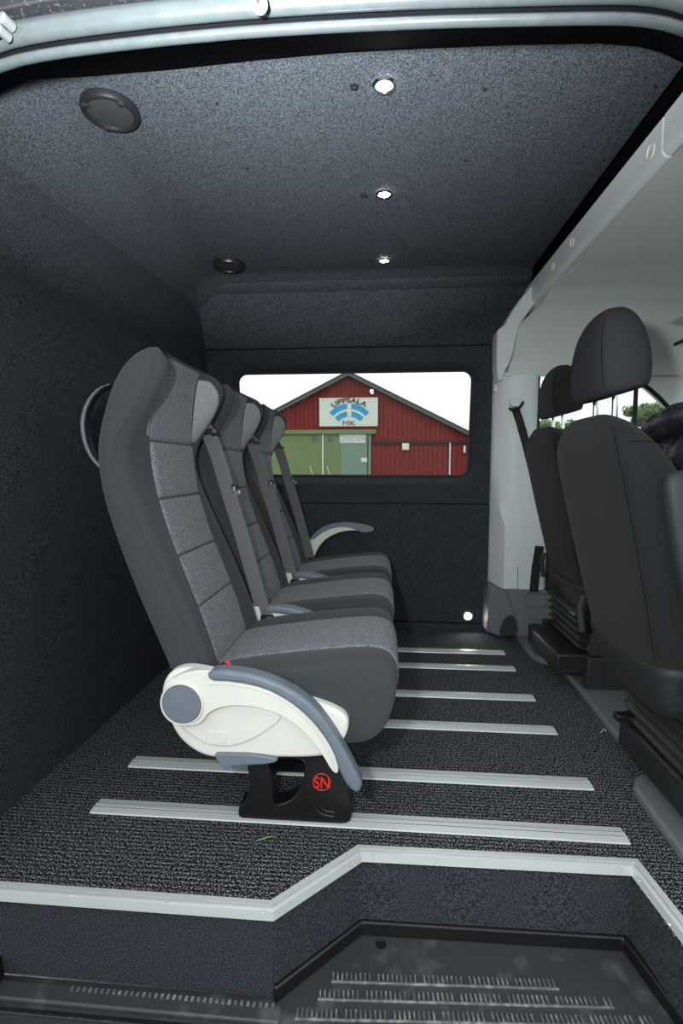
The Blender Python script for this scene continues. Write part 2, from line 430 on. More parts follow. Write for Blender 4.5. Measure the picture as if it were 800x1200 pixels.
bm = B(); sweep_x(bm, up(0.006, 0.0), circ(0.008, 12, ry=0.010)); hdr = finish('trim_2', bm, 'paint'); struct(hdr, 'silver grey painted frame over the sliding door opening')
bm = B(); sweep_x(bm, up(0.034, -0.018), circ(0.019, 14, ry=0.016)); finish('outer_flange', bm, 'paint', hdr)
bm = B(); sweep_x(bm, up(0.016, 0.006), circ(0.005, 8)); finish('weatherstrip', bm, 'rubber', hdr)
bm = B(); sweep_x(bm, up(0.072, -0.03), [(-0.02, -0.022), (0.03, -0.022), (0.03, 0.022), (-0.02, 0.016)]); finish('gutter', bm, 'dirty_metal', hdr, bevel=0.003)
bm = B(); sweep_x(bm, up(0.088, -0.055), circ(0.004, 8)); finish('drip_rail', bm, 'paint', hdr)
bm = B(); sweep_x(bm, up(0.115, -0.06), [(-0.03, -0.02), (0.03, -0.024), (0.03, 0.04), (-0.03, 0.04)]); finish('roof_rail', bm, 'dirty_metal', hdr, bevel=0.004)
# dark inner roof rail between frame and ceiling lining, rounded at the corners
edge = [(-60, 190), (-30, 145), (0, 112), (18, 100), (40, 93), (100, 90), (200, 82), (300, 71), (400, 62), (500, 57), (600, 53), (700, 51), (750, 55), (775, 62), (800, 76), (830, 100), (870, 145)]
bm = B()
e1 = [at(x, y, Z=1.822) for x, y in edge]
e1 = [v if v.y < 1.36 else Vector((v.x, 1.36, 1.822 - (v.y - 1.36) * 0.5)) for v in e1]
src = [at(x, y, Y=0.952) for x, y in ((-120, 205), (-75, 140), (-35, 97), (0, 79), (30, 72), (100, 62), (200, 50), (300, 41), (400, 35), (500, 30.5), (600, 28), (700, 26), (745, 27), (775, 31), (800, 38), (840, 60), (880, 105))]
rings = [[Vector((b.x, 0.952, b.z + 0.004)), a, a + Vector((0, 0.012, 0.03)), Vector((b.x, 0.94, b.z + 0.08))] for a, b in zip(e1, src)]
loft(bm, rings)
o = finish('trim_3', bm, 'void', angle=60); struct(o, 'black lining of the roof rail above the door opening')
bm = B(); box(bm, (-0.1, 1.12, 1.90), (2.0, 0.40, 0.03)); box(bm, (-0.1, 0.90, 1.84), (2.0, 0.03, 0.16))
struct(finish('trim_4', bm, 'void', smooth=False))
# striker and clip in the header channel
def striker():
    t = thing('door_striker', 'bright metal door guide at the left end of the roof channel', 'striker', tuple(at(6, 36, Y=0.90)))
    c = at(8, 26, Y=0.90); d = at(4, 39, Y=0.90)
    bm = B(); lathe(bm, [(0.006, -0.012), (0.0095, -0.010), (0.0095, 0.010), (0.006, 0.012)], c, (0.2, 1, 0)); finish('roller', bm, 'dull_metal', t)
    bm = B(); lathe(bm, [(0.005, -0.012), (0.008, -0.010), (0.008, 0.010), (0.005, 0.012)], d, (0.2, 1, 0)); finish('roller', bm, 'dull_metal', t)
    bm = B(); tube(bm, [c + Vector((-0.03, 0.01, 0.012)), c, d, d + Vector((-0.04, 0.01, -0.004))], 0.004, 8); finish('bracket', bm, 'steel', t)
striker()
t = thing('roof_clip', 'small pale clip in the roof channel above the door opening', 'clip', tuple(at(304, 4, Y=0.885)))
bm = B(); lathe(bm, [(0.008, -0.006), (0.013, -0.003), (0.013, 0.003), (0.006, 0.008)], at(304, 5, Y=0.885), (0, 1, 0.3)); finish('clip_body', bm, 'screw', t)
bm = B(); lathe(bm, [(0.004, -0.011), (0.004, -0.004)], at(304, 5, Y=0.885), (0, 1, 0.3)); finish('clip_stud', bm, 'steel', t)

# front and rear posts of the door opening (outside the frame, they shape the light)
bm = B(); box(bm, (-1.03, 0.93, 0.8), (0.10, 0.10, 2.1)); struct(finish('trim_5', bm, 'paint', bevel=0.02))
# thin end panel sealing the partition
# ---- entry step tray
ZT = -0.200
bm = B()
tray_out = [(-1.3, 0.35), (1.2, 0.35), (1.2, 0.86), (0.66, 0.90), (0.60, 0.93), (0.560, 1.122), (-0.040, 1.112), (-0.205, 0.930), (-1.3, 0.930)]
prism(bm, tray_out, ZT - 0.02, ZT, plane='XY')
tray = finish('step_tray', bm, 'tray', smooth=False); struct(tray, 'scuffed black plastic tread of the entry step', 'entry step')
bm = B(); wall_strip(bm, [(-0.205, 0.918), (-0.040, 1.082), (0.535, 1.090), (0.575, 0.90)], ZT, ZT + 0.034, 0.012)
finish('tray_lip', bm, 'black', tray, bevel=0.004)
# raised side bar in front of the left riser with a row of small ticks
bm = B(); box(bm, (-0.62, 0.895, ZT + 0.004), (0.86, 0.036, 0.012)); finish('sill_bar', bm, 'tray', tray, bevel=0.004)
bm = B()
x = -0.62
while x < -0.20: box(bm, (x, 0.905, ZT + 0.0115), (0.006, 0.007, 0.004)); x += 0.0125
o = finish('sill_tick', bm, 'worn', tray, smooth=False); o['kind'] = 'stuff'
# tread bars: each a low ledge carrying a comb of small teeth
for r, (py, pxa, pxb) in enumerate(((1151, 372, 655), (1173, 372, 720), (1196, 345, 770), (1222, 320, 790))):
    a = at(pxa, py - 3, Z=ZT + 0.004); b = at(pxb, py + 7, Z=ZT + 0.004)
    if r == 0: a.x = max(a.x, -0.10)
    bm = B(); L = (b - a).length; ang = math.atan2(b.y - a.y, b.x - a.x)
    rot = Matrix.Rotation(ang, 3, 'Z'); c = (a + b) / 2
    box(bm, (c.x, c.y, ZT + 0.002), (L, 0.005, 0.005), rot); finish('tread_bar', bm, 'worn', tray, bevel=0.0015)
    bm = B(); k = 0; s = 0.004
    while s < L:
        if k % 10 != 9:
            p = a + (b - a) * (s / L); box(bm, (p.x, p.y + 0.010, ZT + 0.0015), (0.0034, 0.017, 0.005), rot)
        s += 0.0095; k += 1
    o = finish('tread_teeth', bm, 'worn', tray, smooth=False); o['kind'] = 'stuff'
for k in range(3):
    a = at(706 + k * 11, 1122 + k * 1, Z=ZT + 0.002); b = at(735 + k * 11, 1166, Z=ZT + 0.002)
    bm = B(); tube(bm, [a, (a + b) / 2, b], 0.0012, 6); finish('side_rib', bm, 'tray', tray)
bm = B(); lathe(bm, [(0.011, 0), (0.012, 0.0015), (0.010, 0.002), (0.009, 0.0005)], at(446, 1107, Z=ZT), (0, 0, 1)); finish('plug', bm, 'black', tray)
# door track and outer sill at the bottom left
bm = B()
for y0, z0, h, wd in ((0.862, -0.206, 0.02, 0.012), (0.835, -0.225, 0.03, 0.016), (0.79, -0.235, 0.02, 0.03)):
    box(bm, (-0.55, y0, z0), (1.3, wd, h))
o = finish('trim_6', bm, 'dirty_metal', bevel=0.003); struct(o, 'dark dusty sliding door track along the sill')
bm = B(); box(bm, (-0.835, 0.90, -0.175), (0.10, 0.07, 0.055)); box(bm, (-0.80, 0.885, -0.19), (0.05, 0.06, 0.03))
o = finish('trim_7', bm, 'black', bevel=0.008); struct(o, 'black end block of the sill at the left post')

# ---- aluminium nosing around the step: top leg and face with fine ribs, screws as parts
def offset_path(path, d):
    n = len(path); out = []
    for i, p in enumerate(path):
        a = Vector(path[max(i - 1, 0)]); b = Vector(path[min(i + 1, n - 1)]); p = Vector(p)
        d1 = (p - a).normalized() if i > 0 else (b - p).normalized(); d2 = (b - p).normalized() if i < n - 1 else d1
        n1 = Vector((-d1.y, d1.x)); n2 = Vector((-d2.y, d2.x)); nn = (n1 + n2).normalized()
        out.append(p + nn * d / max(nn.dot(n1), 0.3))
    return out
npath = [(-1.06, 0.914), (-0.207, 0.914), (-0.040, 1.080), (0.545, 1.088), (0.566, 0.898)]
nt_ = thing('step_nosing', 'silver ribbed aluminium edge strip following the cut-out of the entry step', 'edge strip', (-0.2, 0.92, 0))
prof = [(0, -0.018), (0, 0.003), (0.004, 0.004), (0.009, 0.004), (0.0095, 0.000), (0.0125, 0.000), (0.013, 0.004), (0.026, 0.003), (0.027, 0.0), (0.003, 0.0), (0.003, -0.018)]
offs = [offset_path(npath, d) for d, z in prof]
bm = B(); loft(bm, [[(offs[k][i].x, offs[k][i].y, prof[k][1]) for k in range(len(prof))] for i in range(len(npath))])
finish('nosing_profile', bm, 'alu', nt_, smooth=False)
mid = offset_path(npath, 0.020)
for px, py in ((84, 1049), (194, 1058), (308, 1069), (413, 1010), (436, 1003), (510, 1008), (725, 1019), (749, 1032), (784, 1083)):
    c = at(px, py, Z=0.004)
    bm = B(); lathe(bm, [(0.0035, -0.001), (0.0035, 0.0008), (0.002, 0.0016)], c, (0, 0, 1), 10); finish('screw', bm, 'screw', nt_)

# ---- six seat rails let into the carpet
rails = [(1.187, -0.728, 0.575, 'nearest silver floor rail, under the front seat leg beside the step'),
         (1.386, -0.730, 0.573, 'second silver floor rail, passing under the nearest seat\'s rear leg'),
         (1.675, -0.730, 0.572, 'third silver floor rail from the step'),
         (1.915, -0.730, 0.572, 'fourth silver floor rail from the step'),
         (2.198, -0.730, 0.571, 'fifth silver floor rail, second closest to the window wall'),
         (2.391, -0.730, 0.571, 'farthest silver floor rail, closest to the window wall')]
for y, x0, x1, lab in rails:
    bm = B(); P_ = [(-0.027, 0.0), (-0.026, 0.0035), (-0.008, 0.0060), (-0.0075, 0.0006), (-0.0035, 0.0006), (-0.003, 0.0062), (0.006, 0.0062), (0.0065, 0.0006), (0.010, 0.0006), (0.0105, 0.0050), (0.026, 0.0035), (0.027, 0.0)]
    loft(bm, [[(x, y + dy, z + 0.0002) for dy, z in P_] for x in (x0, x1)])
    t = thing('floor_rail', lab, 'seat rail', (x0, y, 0), 'seat rails across the carpet')
    finish('rail_profile', bm, 'alu', t, smooth=False)
    for dy in (-0.0055, 0.00825):
        bm = B(); box(bm, ((x0 + x1) / 2, y + dy, 0.0028), (x1 - x0 - 0.006, 0.0038, 0.0034)); finish('slot_shade', bm, 'steel', t, smooth=False)  # dark strips stand in for the shade down the slots
    bm = B(); box(bm, (x0 - 0.0 + 0.004, y, 0.003), (0.006, 0.022, 0.004)); finish('end_stop', bm, 'steel', t)

# ================================================================== CEILING FITTINGS
for k, (px, py, lab) in enumerate(((450, 99, 'lit round ceiling light nearest the door opening'), (450, 227, 'middle one of the three lit round ceiling lights'), (450, 305, 'farthest lit round ceiling light, nearest the window wall'))):
    c = at(px, py, Z=CZ - 0.001)
    t = thing('ceiling_light', lab, 'ceiling light', tuple(c), 'round ceiling lights')
    bm = B(); lathe(bm, [(0.030, 0.0), (0.030, -0.003), (0.027, -0.006), (0.022, -0.006), (0.019, -0.002), (0.019, 0.0)], c, (0, 0, 1), 32); finish('bezel', bm, 'chrome', t)
    bm = B(); lathe(bm, [(0.019, 0.0), (0.019, -0.003), (0.010, -0.006), (0.001, -0.007)], c, (0, 0, 1), 24); finish('lens', bm, 'lamp', t)
    l = bpy.data.lights.new('ceiling_lamp', 'SPOT'); l.energy = 0.7; l.spot_size = math.radians(130); l.spot_blend = 0.7; l.shadow_soft_size = 0.02; l.color = (1, 0.96, 0.9)
    lo_ = bpy.data.objects.new('ceiling_lamp', l); COL.objects.link(lo_); lo_.location = c + Vector((0, 0, -0.012))
for px, py, lab in ((415, 101, 'black ceiling screw beside the nearest ceiling light'), (426, 229, 'black ceiling screw beside the middle ceiling light'), (432, 305, 'black ceiling screw beside the farthest ceiling light')):
    c = at(px, py, Z=CZ)
    t = thing('ceiling_screw', lab, 'screw', tuple(c), 'black ceiling screws')
    bm = B(); lathe(bm, [(0.0105, 0), (0.0105, -0.003), (0.007, -0.005), (0.001, -0.004)], c, (0, 0, 1), 16); finish('head', bm, 'black', t)
    bm = B(); box(bm, c + Vector((0, 0, -0.005)), (0.009, 0.003, 0.001)); finish('slot', bm, 'steel', t)
for px, py, lab in ((62, 137, 'tiny black rivet in the ceiling felt left of the near speaker'), (130, 208, 'tiny black rivet in the ceiling felt deeper in than the near speaker'), (254, 121, 'tiny black rivet in the ceiling felt right of the near speaker'), (290, 197, 'tiny black rivet in the ceiling felt left of the middle light'), (568, 104, 'tiny black rivet in the ceiling felt right of the nearest light'),
                    (545, 188, 'tiny black rivet in the ceiling felt right of and nearer than the middle light'), (707, 187, 'tiny black rivet halfway along the right edge of the ceiling felt'), (768, 101, 'tiny black rivet in the near right corner of the ceiling felt'), (318, 262, 'tiny black rivet in the ceiling felt nearer than the far speaker, to its right'), (530, 255, 'tiny black rivet in the ceiling felt right of and deeper than the middle light'), (658, 256, 'tiny black rivet toward the far right of the ceiling felt')):
    c = at(px, py, Z=CZ + 0.001)
    bm = B(); lathe(bm, [(0.004, 0), (0.004, -0.002), (0.001, -0.003)], c, (0, 0, 1), 10)
    o = finish('lining_rivet', bm, 'black')
    me = o.data; me.transform(Matrix.Translation(-c)); o.location = c
    tag(o, lab, 'rivet', 'tiny rivets in the ceiling felt')
for c, lab in (((-0.735, 1.402), 'black round ceiling speaker at top left, nearest the door opening'), ((-0.733, 2.455), 'black round ceiling speaker farther in, near the window wall')):
    c = Vector((c[0], c[1], CZ - 0.0005))
    t = thing('ceiling_speaker', lab, 'speaker', tuple(c), 'round ceiling speakers')
    bm = B(); lathe(bm, [(0.074, 0.004), (0.075, -0.006), (0.072, -0.014), (0.066, -0.017), (0.060, -0.014), (0.058, -0.006), (0.058, 0.004)], c, (0, 0, 1), 48); finish('ring', bm, 'black', t)
    bm = B(); lathe(bm, [(0.059, 0.0), (0.059, -0.009), (0.040, -0.012), (0.001, -0.013)], c, (0, 0, 1), 40); finish('grille', bm, 'grille', t)
    for a in (2.2, 3.9, 5.6):
        q = c + Vector((math.cos(a) * 0.062, math.sin(a) * 0.062, -0.012)); bm = B(); lathe(bm, [(0.010, 0.0), (0.010, -0.004), (0.007, -0.006)], q, (0, 0, 1), 14)
        lug = finish('screw_lug', bm, 'satin', t)
        bm = B(); lathe(bm, [(0.003, -0.005), (0.003, -0.0075), (0.001, -0.008)], q, (0, 0, 1), 10); child('screw', bm, 'steel', lug)
# low courtesy light on the far wall
c = at(548, 722, Y=YW - 0.006)
t = thing('courtesy_light', 'small lit round light low on the window wall', 'light', tuple(c))
bm = B(); lathe(bm, [(0.024, 0.0), (0.024, -0.003), (0.019, -0.005), (0.017, -0.001)], c, (0, 1, 0), 28); finish('bezel', bm, 'chrome', t)
bm = B(); lathe(bm, [(0.017, 0.0), (0.017, -0.003), (0.001, -0.006)], c, (0, 1, 0), 24); finish('lens', bm, 'lamp', t)
l = bpy.data.lights.new('courtesy_lamp', 'SPOT'); l.energy = 0.25; l.spot_size = math.radians(130); l.spot_blend = 0.8; l.shadow_soft_size = 0.02
lo_ = bpy.data.objects.new('courtesy_lamp', l); COL.objects.link(lo_); lo_.location = c + Vector((0, -0.012, 0)); lo_.rotation_euler = (math.radians(-70), 0, 0)

def cast(o, p, d):
    """nearest point of the finished (subdivided) surface of o from p along d, in van coordinates"""
    off = Vector(o.parent['off']) if (o.parent is not None and 'off' in o.parent) else Vector((0, 0, 0))
    dg = bpy.context.evaluated_depsgraph_get(); ev = o.evaluated_get(dg)
    ok, loc, nn, _ = ev.ray_cast(Vector(p) - off, Vector(d).normalized())
    return (loc + off + nn * 0.0006) if ok else None
def seam(name, o, pts, d, m, r=0.0013):
    q = [cast(o, p, d) for p in pts]; q = [v for v in q if v is not None]
    if len(q) < 3: return None
    bm = B(); tube(bm, q, r, 5); return child(name, bm, m, o)
# ================================================================== PASSENGER SEATS
YC = 1.287
BT = [  # z, rear, ridge, centre, half width
 (0.34, -0.462, -0.360, -0.378, 0.205), (0.42, -0.489, -0.372, -0.398, 0.212), (0.50, -0.520, -0.400, -0.422, 0.216), (0.60, -0.560, -0.440, -0.460, 0.219),
 (0.70, -0.594, -0.486, -0.498, 0.221), (0.79, -0.622, -0.526, -0.524, 0.222), (0.87, -0.634, -0.556, -0.536, 0.222), (0.93, -0.631, -0.545, -0.540, 0.222),
 (0.98, -0.616, -0.512, -0.541, 0.222), (1.03, -0.600, -0.480, -0.540, 0.222), (1.07, -0.580, -0.464, -0.536, 0.220), (1.095, -0.562, -0.463, -0.530, 0.217)]
def back_ring(z, rear, ridge, c, hw, shrink=0.0):
    md = (rear + max(ridge, c)) / 2
    k = 1 - shrink
    P_ = [(0.0, c), (0.070, c), (0.122, c - 0.001), (0.140, lerp(c, ridge, 0.25)), (0.165, lerp(c, ridge, 0.70)), (0.188, ridge), (0.205, ridge - 0.006),
          (hw - 0.004, ridge - 0.022), (hw, lerp(ridge, rear, 0.45)), (hw - 0.001, rear + 0.030), (hw - 0.012, rear + 0.008), (hw - 0.05, rear), (0.08, rear - 0.003), (0.0, rear - 0.004)]
    P_ = [(min(y, hw), md + (x - md) * k) for y, x in P_]
    full = P_ + [(-y, x) for y, x in reversed(P_[1:-1])]
    return [(x, YC + y, z) for y, x in full]
def van_seat():
    off = (-0.2, YC, 0.0)
    t = thing('bus_chair', '', 'seat', off, 'row of three passenger seats on the floor rails')
    # backrest
    bm = B(); rings = [back_ring(*r) for r in BT]
    rings.append(back_ring(1.115, -0.545, -0.470, -0.524, 0.208, 0.12)); rings.append(back_ring(1.127, -0.532, -0.480, -0.516, 0.190, 0.35)); rings.append(back_ring(1.131, -0.525, -0.490, -0.512, 0.160, 0.65))
    loft(bm, rings)
    back = finish('backrest', bm, 'dark_cloth', t, subsurf=2)
    EDG = (0, 0.012, 0.03, 0.07, 0.18, 0.34, 0.5, 0.66, 0.82, 0.93, 0.97, 0.988, 1)
    # four quilted centre pads
    def cx(z): return interp(BT, z, 3)
    for z0, z1 in ((0.40, 0.5355), (0.5365, 0.6565), (0.6575, 0.7915), (0.7925, 0.9265)):
        bm = B(); n = m_ = len(EDG) - 1; vs = []
        for i in range(n + 1):
            row = []
            for j in range(m_ + 1):
                ui = EDG[i]; uj = EDG[j]; z = lerp(z0, z1, ui); y = lerp(-0.130, 0.130, uj)
                e = min(min(ui, 1 - ui) * (z1 - z0), min(uj, 1 - uj) * 0.26); h = 0.0095 * min(1, e / 0.006) ** 0.5
                h += 0.004 * math.sin(PI * ui) * math.sin(PI * uj)
                row.append(bm.verts.new((cx(z) - 0.003 + h, YC + y, z)))
            vs.append(row)
        for i in range(n):
            for j in range(m_): bm.faces.new((vs[i][j], vs[i][j + 1], vs[i + 1][j + 1], vs[i + 1][j]))
        child('centre_pad', bm, 'grey_cloth', back, subsurf=1)
    # head pad, laid on the finished backrest surface and rolled over its top
    dgs = bpy.context.evaluated_depsgraph_get(); ev = back.evaluated_get(dgs); OFF = Vector(t['off'])
    def surf(y, z):
        ok, loc, nn, _ = ev.ray_cast(Vector((0.3, y, z)) - OFF, Vector((-1, 0, 0)))
        return (loc + OFF, nn) if ok else (Vector((interp(BT, min(z, 1.095), 3), y, z)), Vector((1, 0, 0)))
    ztop = max((ev.matrix_world @ v.co).z for v in ev.data.vertices) if False else max(v.co.z for v in ev.data.vertices) + OFF.z
    bm = B(); n, m_ = 16, len(EDG) - 1; vs = []
    for i in range(n + 1):
        row = []
        for j in range(m_ + 1):
            s = (i / n) ** 1.2; uj = EDG[j]; z = lerp(0.9275, ztop - 0.003, s); y = lerp(-0.130, 0.130, uj)
            p, nn = surf(YC + y, z)
            e = min(s * 0.2, min(uj, 1 - uj) * 0.26)
            h = 0.0065 * (min(1, e / 0.006)) ** 0.5 - 0.002
            row.append(bm.verts.new(p + nn * h))
        vs.append(row)
    for dx_, dz_ in ((-0.012, 0.006), (-0.030, 0.006), (-0.045, -0.002)):
        vs.append([bm.verts.new((vs[n][j].co.x + dx_, vs[n][j].co.y, ztop + dz_ - 0.002 + (0 if 0 < j < m_ else -0.004))) for j in range(m_ + 1)])
    for a, b in zip(vs, vs[1:]):
        for j in range(m_): bm.faces.new((a[j], a[j + 1], b[j + 1], b[j]))
    child('head_pad', bm, 'grey_cloth', back, subsurf=1)
    # pale patches inside both wings
    for s in (1, -1):
        bm = B(); rows = []
        for i in range(15):
            u = i / 14; z = lerp(0.935, 1.112, u)
            wmax = math.sin(PI * (0.10 + 0.80 * u)) ** 0.7 * (1 if s > 0 else 0.55)
            row = []
            for j in range(8):
                v = j / 7; p, nn = surf(YC + s * (0.1305 + v * 0.064 * wmax), z)
                row.append(bm.verts.new(p + nn * (0.0015 if 0 < v < 1 and 0 < u < 1 else -0.0005)))
            rows.append(row)
        for a, b in zip(rows, rows[1:]):
            for j in range(7): bm.faces.new((a[j], a[j + 1], b[j + 1], b[j]))
        child('wing_patch', bm, 'light_cloth', back, subsurf=1)
        # twin stitched seam along the outer bolster
        for e_ in (0.020, 0.026):
            seam('stitching', back, [(interp(BT, z, 2) - e_ - 0.004, YC + s * 0.35, z) for z in [lerp(0.40, 1.085, k / 50) for k in range(51)]], (0, -s, 0), 'dark_cloth', 0.0010)
    # cushion
    PR = [(-0.43, 0.300), (-0.43, 0.385), (-0.36, 0.408), (-0.26, 0.424), (-0.14, 0.440), (-0.05, 0.449), (-0.005, 0.449), (0.024, 0.436), (0.036, 0.405), (0.034, 0.365), (0.020, 0.315), (-0.005, 0.275), (-0.05, 0.258), (-0.14, 0.258), (-0.28, 0.275)]
    def cring(y, sc, dz, edge=0):
        cxm, czm = -0.2, 0.35
        out = []
        for i, (x, z) in enumerate(PR):
            top = 2 <= i <= 9
            out.append((cxm + (x - cxm) * (1 - sc * 0.5), YC + y, czm + (z - czm) * (1 - sc) + (dz if top else 0)))
        return out
    bm = B()
    loft(bm, [cring(y, s, d) for y, s, d in ((-0.222, 0.16, 0), (-0.220, 0.08, 0.0), (-0.210, 0.01, 0.006), (-0.17, 0, 0.010), (-0.125, 0, 0.002), (-0.113, 0, -0.003), (0, 0, -0.003), (0.113, 0, -0.003), (0.125, 0, 0.002), (0.17, 0, 0.010), (0.210, 0.01, 0.006), (0.220, 0.08, 0), (0.222, 0.16, 0))])
    cu = finish('seat_cushion', bm, 'dark_cloth', t, subsurf=2)
    TP = smooth_poly(PR[1:11], 2, closed=False)
    cut = next(i for i, p in enumerate(TP) if p[0] > -0.26)
    for seg in (TP[:cut + 1], TP[cut:]):
        bm = B(); rows = []
        n = len(seg)
        for i, (x, z) in enumerate(seg):
            a = Vector(seg[max(i - 1, 0)]); b = Vector(seg[min(i + 1, n - 1)]); d = (b - a).normalized(); nn = Vector((-d.y, d.x))
            e = min(i, n - 1 - i)
            row = []
            for j, y in enumerate((-0.122, -0.119, -0.112, -0.05, 0, 0.05, 0.112, 0.119, 0.122)):
                h = 0.006 if (e > 0 and 1 < j < 7) else (0.004 if 0 < j < 8 else -0.003)
                row.append(bm.verts.new((x + nn.x * h, YC + y, z + nn.y * h - 0.001)))
            rows.append(row)
        for a, b in zip(rows, rows[1:]):
            for j in range(8): bm.faces.new((a[j], a[j + 1], b[j + 1], b[j]))
        child('centre_pad', bm, 'grey_cloth', cu, subsurf=1)
    # frame under the cushion
    bm = B(); box(bm, (-0.22, YC, 0.235), (0.34, 0.34, 0.045)); box(bm, (-0.22, YC, 0.21), (0.05, 0.30, 0.03)); box(bm, (-0.42, YC, 0.31), (0.06, 0.38, 0.10))
    fr = finish('seat_frame', bm, 'black', t, bevel=0.006)
    for xx in (-0.245, -0.205):
        bm = B(); lathe(bm, [(0.007, -0.008), (0.009, -0.006), (0.009, 0.0), (0.004, 0.004)], (xx, YC - 0.172, 0.213), (0, -1, 0), 6); child('bolt', bm, 'chrome', fr)
    # legs (outline measured in the plane of the near leg)
    YL = 1.167
    leg_o = px_poly([(292, 884), (289, 897), (293, 915), (290.5, 932), (282, 946), (279.5, 955), (279.5, 963), (286, 965), (340, 968), (397, 971.5), (408, 970.5), (412, 963), (411, 950), (407, 925), (400, 905), (392, 886), (384, 872), (340, 870)], YL, 1)
    leg_h = px_poly([(313, 890), (317, 905), (320, 922), (319, 940), (323, 944), (335, 941), (347, 934), (355, 921), (358, 905), (358, 890), (340, 886)], YL, 1)
    for dy, d in ((0.0, 0.048), (0.198, 0.048)):
        bm = B(); prism(bm, leg_o, YL + dy, YL + dy + d, holes=[leg_h])
        zmin = min(v.co.z for v in bm.verts)
        for v in bm.verts: v.co.z += 0.006 - zmin if v.co.z < 0.03 else 0
        lg = finish('leg', bm, 'black', t, bevel=0.006, segs=3, angle=50)
        if dy == 0:
            # raised rim around the opening and the pressed double groove
            rim = [(x, YL - 0.001, z) for x, z in leg_h[8:26]]
            bm = B(); tube(bm, rim, 0.0028, 6); child('rim', bm, 'black', lg)
            for pts in ([(367, 935), (369, 947), (376, 954), (391, 957)], [(371, 934), (374, 944), (380, 950), (392, 952)]):
                pp = smooth_poly([tuple(at(x, y, Y=YL - 0.001)) for x, y in pts], 2, closed=False)
                bm = B(); tube(bm, pp, 0.002, 6); child('pressed_rib', bm, 'black', lg)
            c = at(377, 916, Y=YL)
            bm = B(); ring = [(c.x + 0.021 * math.cos(a), YL - 0.0015, c.z + 0.021 * math.sin(a)) for a in [2 * PI * k / 36 for k in range(36)]]
            tube(bm, ring, 0.0012, 6, closed=True); e = child('emblem_ring', bm, 'red', lg)
            bm = text_bm('SN', 0.040, lambda u, v, w_: Vector((c.x + u * 0.84, YL - 0.0025 + w_, c.z - 0.014 + v)), depth=0.003)
            e = child('emblem_letters', bm, 'red', lg, smooth=False); e['label'] = 'red SN letters in a red ring on the black leg'
    # cream side cover (near side)
    YS = 1.042
    sh = px_poly([(190, 800), (200, 786), (218, 782), (242, 786), (300, 800), (340, 816), (372, 823), (399, 834), (408.5, 844), (408, 857), (402, 870), (392, 882), (378, 888), (340, 889), (300, 888), (252, 890), (232, 884), (214, 871), (204, 858), (197, 842), (188, 822)], YS, 2)
    bm = B(); prism(bm, sh, YS, YS + 0.036); cov = finish('side_cover', bm, 'cream', t, bevel=0.009, segs=4, angle=50)
    inn = px_poly([(206, 846), (222, 862), (245, 874), (270, 876), (295, 868), (318, 853), (332, 842), (318, 832), (290, 827), (265, 826), (245, 832), (228, 845)], YS - 0.003, 2)
    bm = B(); prism(bm, inn, YS - 0.004, YS + 0.006); child('raised_panel', bm, 'cream', cov, bevel=0.004, segs=3, angle=50)
    plate = px_poly([(243, 857), (266, 857), (264, 872), (241, 872)], YS - 0.005, 0)
    bm = B(); prism(bm, plate, YS - 0.0052, YS); child('blank_cap', bm, 'cream', cov, bevel=0.001)
    # reclining lever
    lv = px_poly([(250, 882), (265, 882), (300, 883), (327, 888), (322, 893), (300, 895), (272, 896), (268, 901), (263, 900), (256, 891)], YS - 0.004, 1)
    bm = B(); prism(bm, lv, YS - 0.010, YS + 0.012); finish('recline_lever', bm, 'bluegrey', t, bevel=0.003, segs=3)
    # near armrest, swung down
    YA = 1.020
    arm = px_poly([(190, 812), (197, 798), (212, 790), (228, 786), (246, 786), (262, 787), (300, 794), (335, 809), (362, 832), (382, 860), (393, 885), (397, 900), (395, 908), (388, 903), (378, 885), (360, 862), (338, 843), (312, 832), (285, 827), (262, 828), (244, 835), (236, 848), (222, 852), (204, 850), (192, 838), (187, 825)], YA, 1)
    bm = B(); prism(bm, arm, YA, YA + 0.026); ar = finish('armrest', bm, 'cream', t, bevel=0.006, segs=4, angle=50)
    rib = smooth_poly([tuple(at(x, y, Y=YA - 0.0005)) for x, y in ((244, 801), (275, 802), (310, 809), (340, 825), (362, 845), (378, 868), (388, 890), (392, 903))], 2, closed=False)
    bm = B(); tube(bm, rib, 0.002, 6); child('edge_rib', bm, 'cream', ar)
    pad = px_poly([(242, 798), (244, 786), (262, 784.5), (300, 790), (340, 806), (370, 828), (390, 855), (406, 882), (418, 905), (425, 919), (421, 929), (413, 928), (404, 917), (397, 903), (390, 881), (377, 860), (360, 840), (338, 822), (310, 807), (275, 799.5)], YA - 0.006, 1)
    bm = B(); prism(bm, pad, YA - 0.010, YA + 0.030); child('arm_pad', bm, 'bluegrey', ar, bevel=0.009, segs=4, angle=50)
    c = at(213, 825, Y=YA - 0.002)
    bm = B(); lathe(bm, [(0.043, 0.02), (0.0485, 0.012), (0.0485, 0.0), (0.046, -0.005), (0.0435, -0.005), (0.0425, -0.001)], (c.x, YA, c.z), (0, 1, 0), 40); child('pivot_ring', bm, 'cream', ar)
    bm = B(); lathe(bm, [(0.0425, 0.004), (0.0425, -0.003), (0.0412, -0.0055), (0.001, -0.0065)], (c.x, YA, c.z), (0, 1, 0), 40); child('pivot_cap', bm, 'bluegrey', ar)
    # shoulder belt down the far edge
    YB = YC + 0.236
    bp = [(-0.535, YB - 0.03, 0.995), (-0.517, YB - 0.012, 0.955), (-0.500, YB, 0.90), (-0.466, YB + 0.002, 0.78), (-0.430, YB + 0.002, 0.66), (-0.395, YB, 0.53), (-0.365, YB, 0.42), (-0.350, YB, 0.36)]
    bm = B(); rows = []
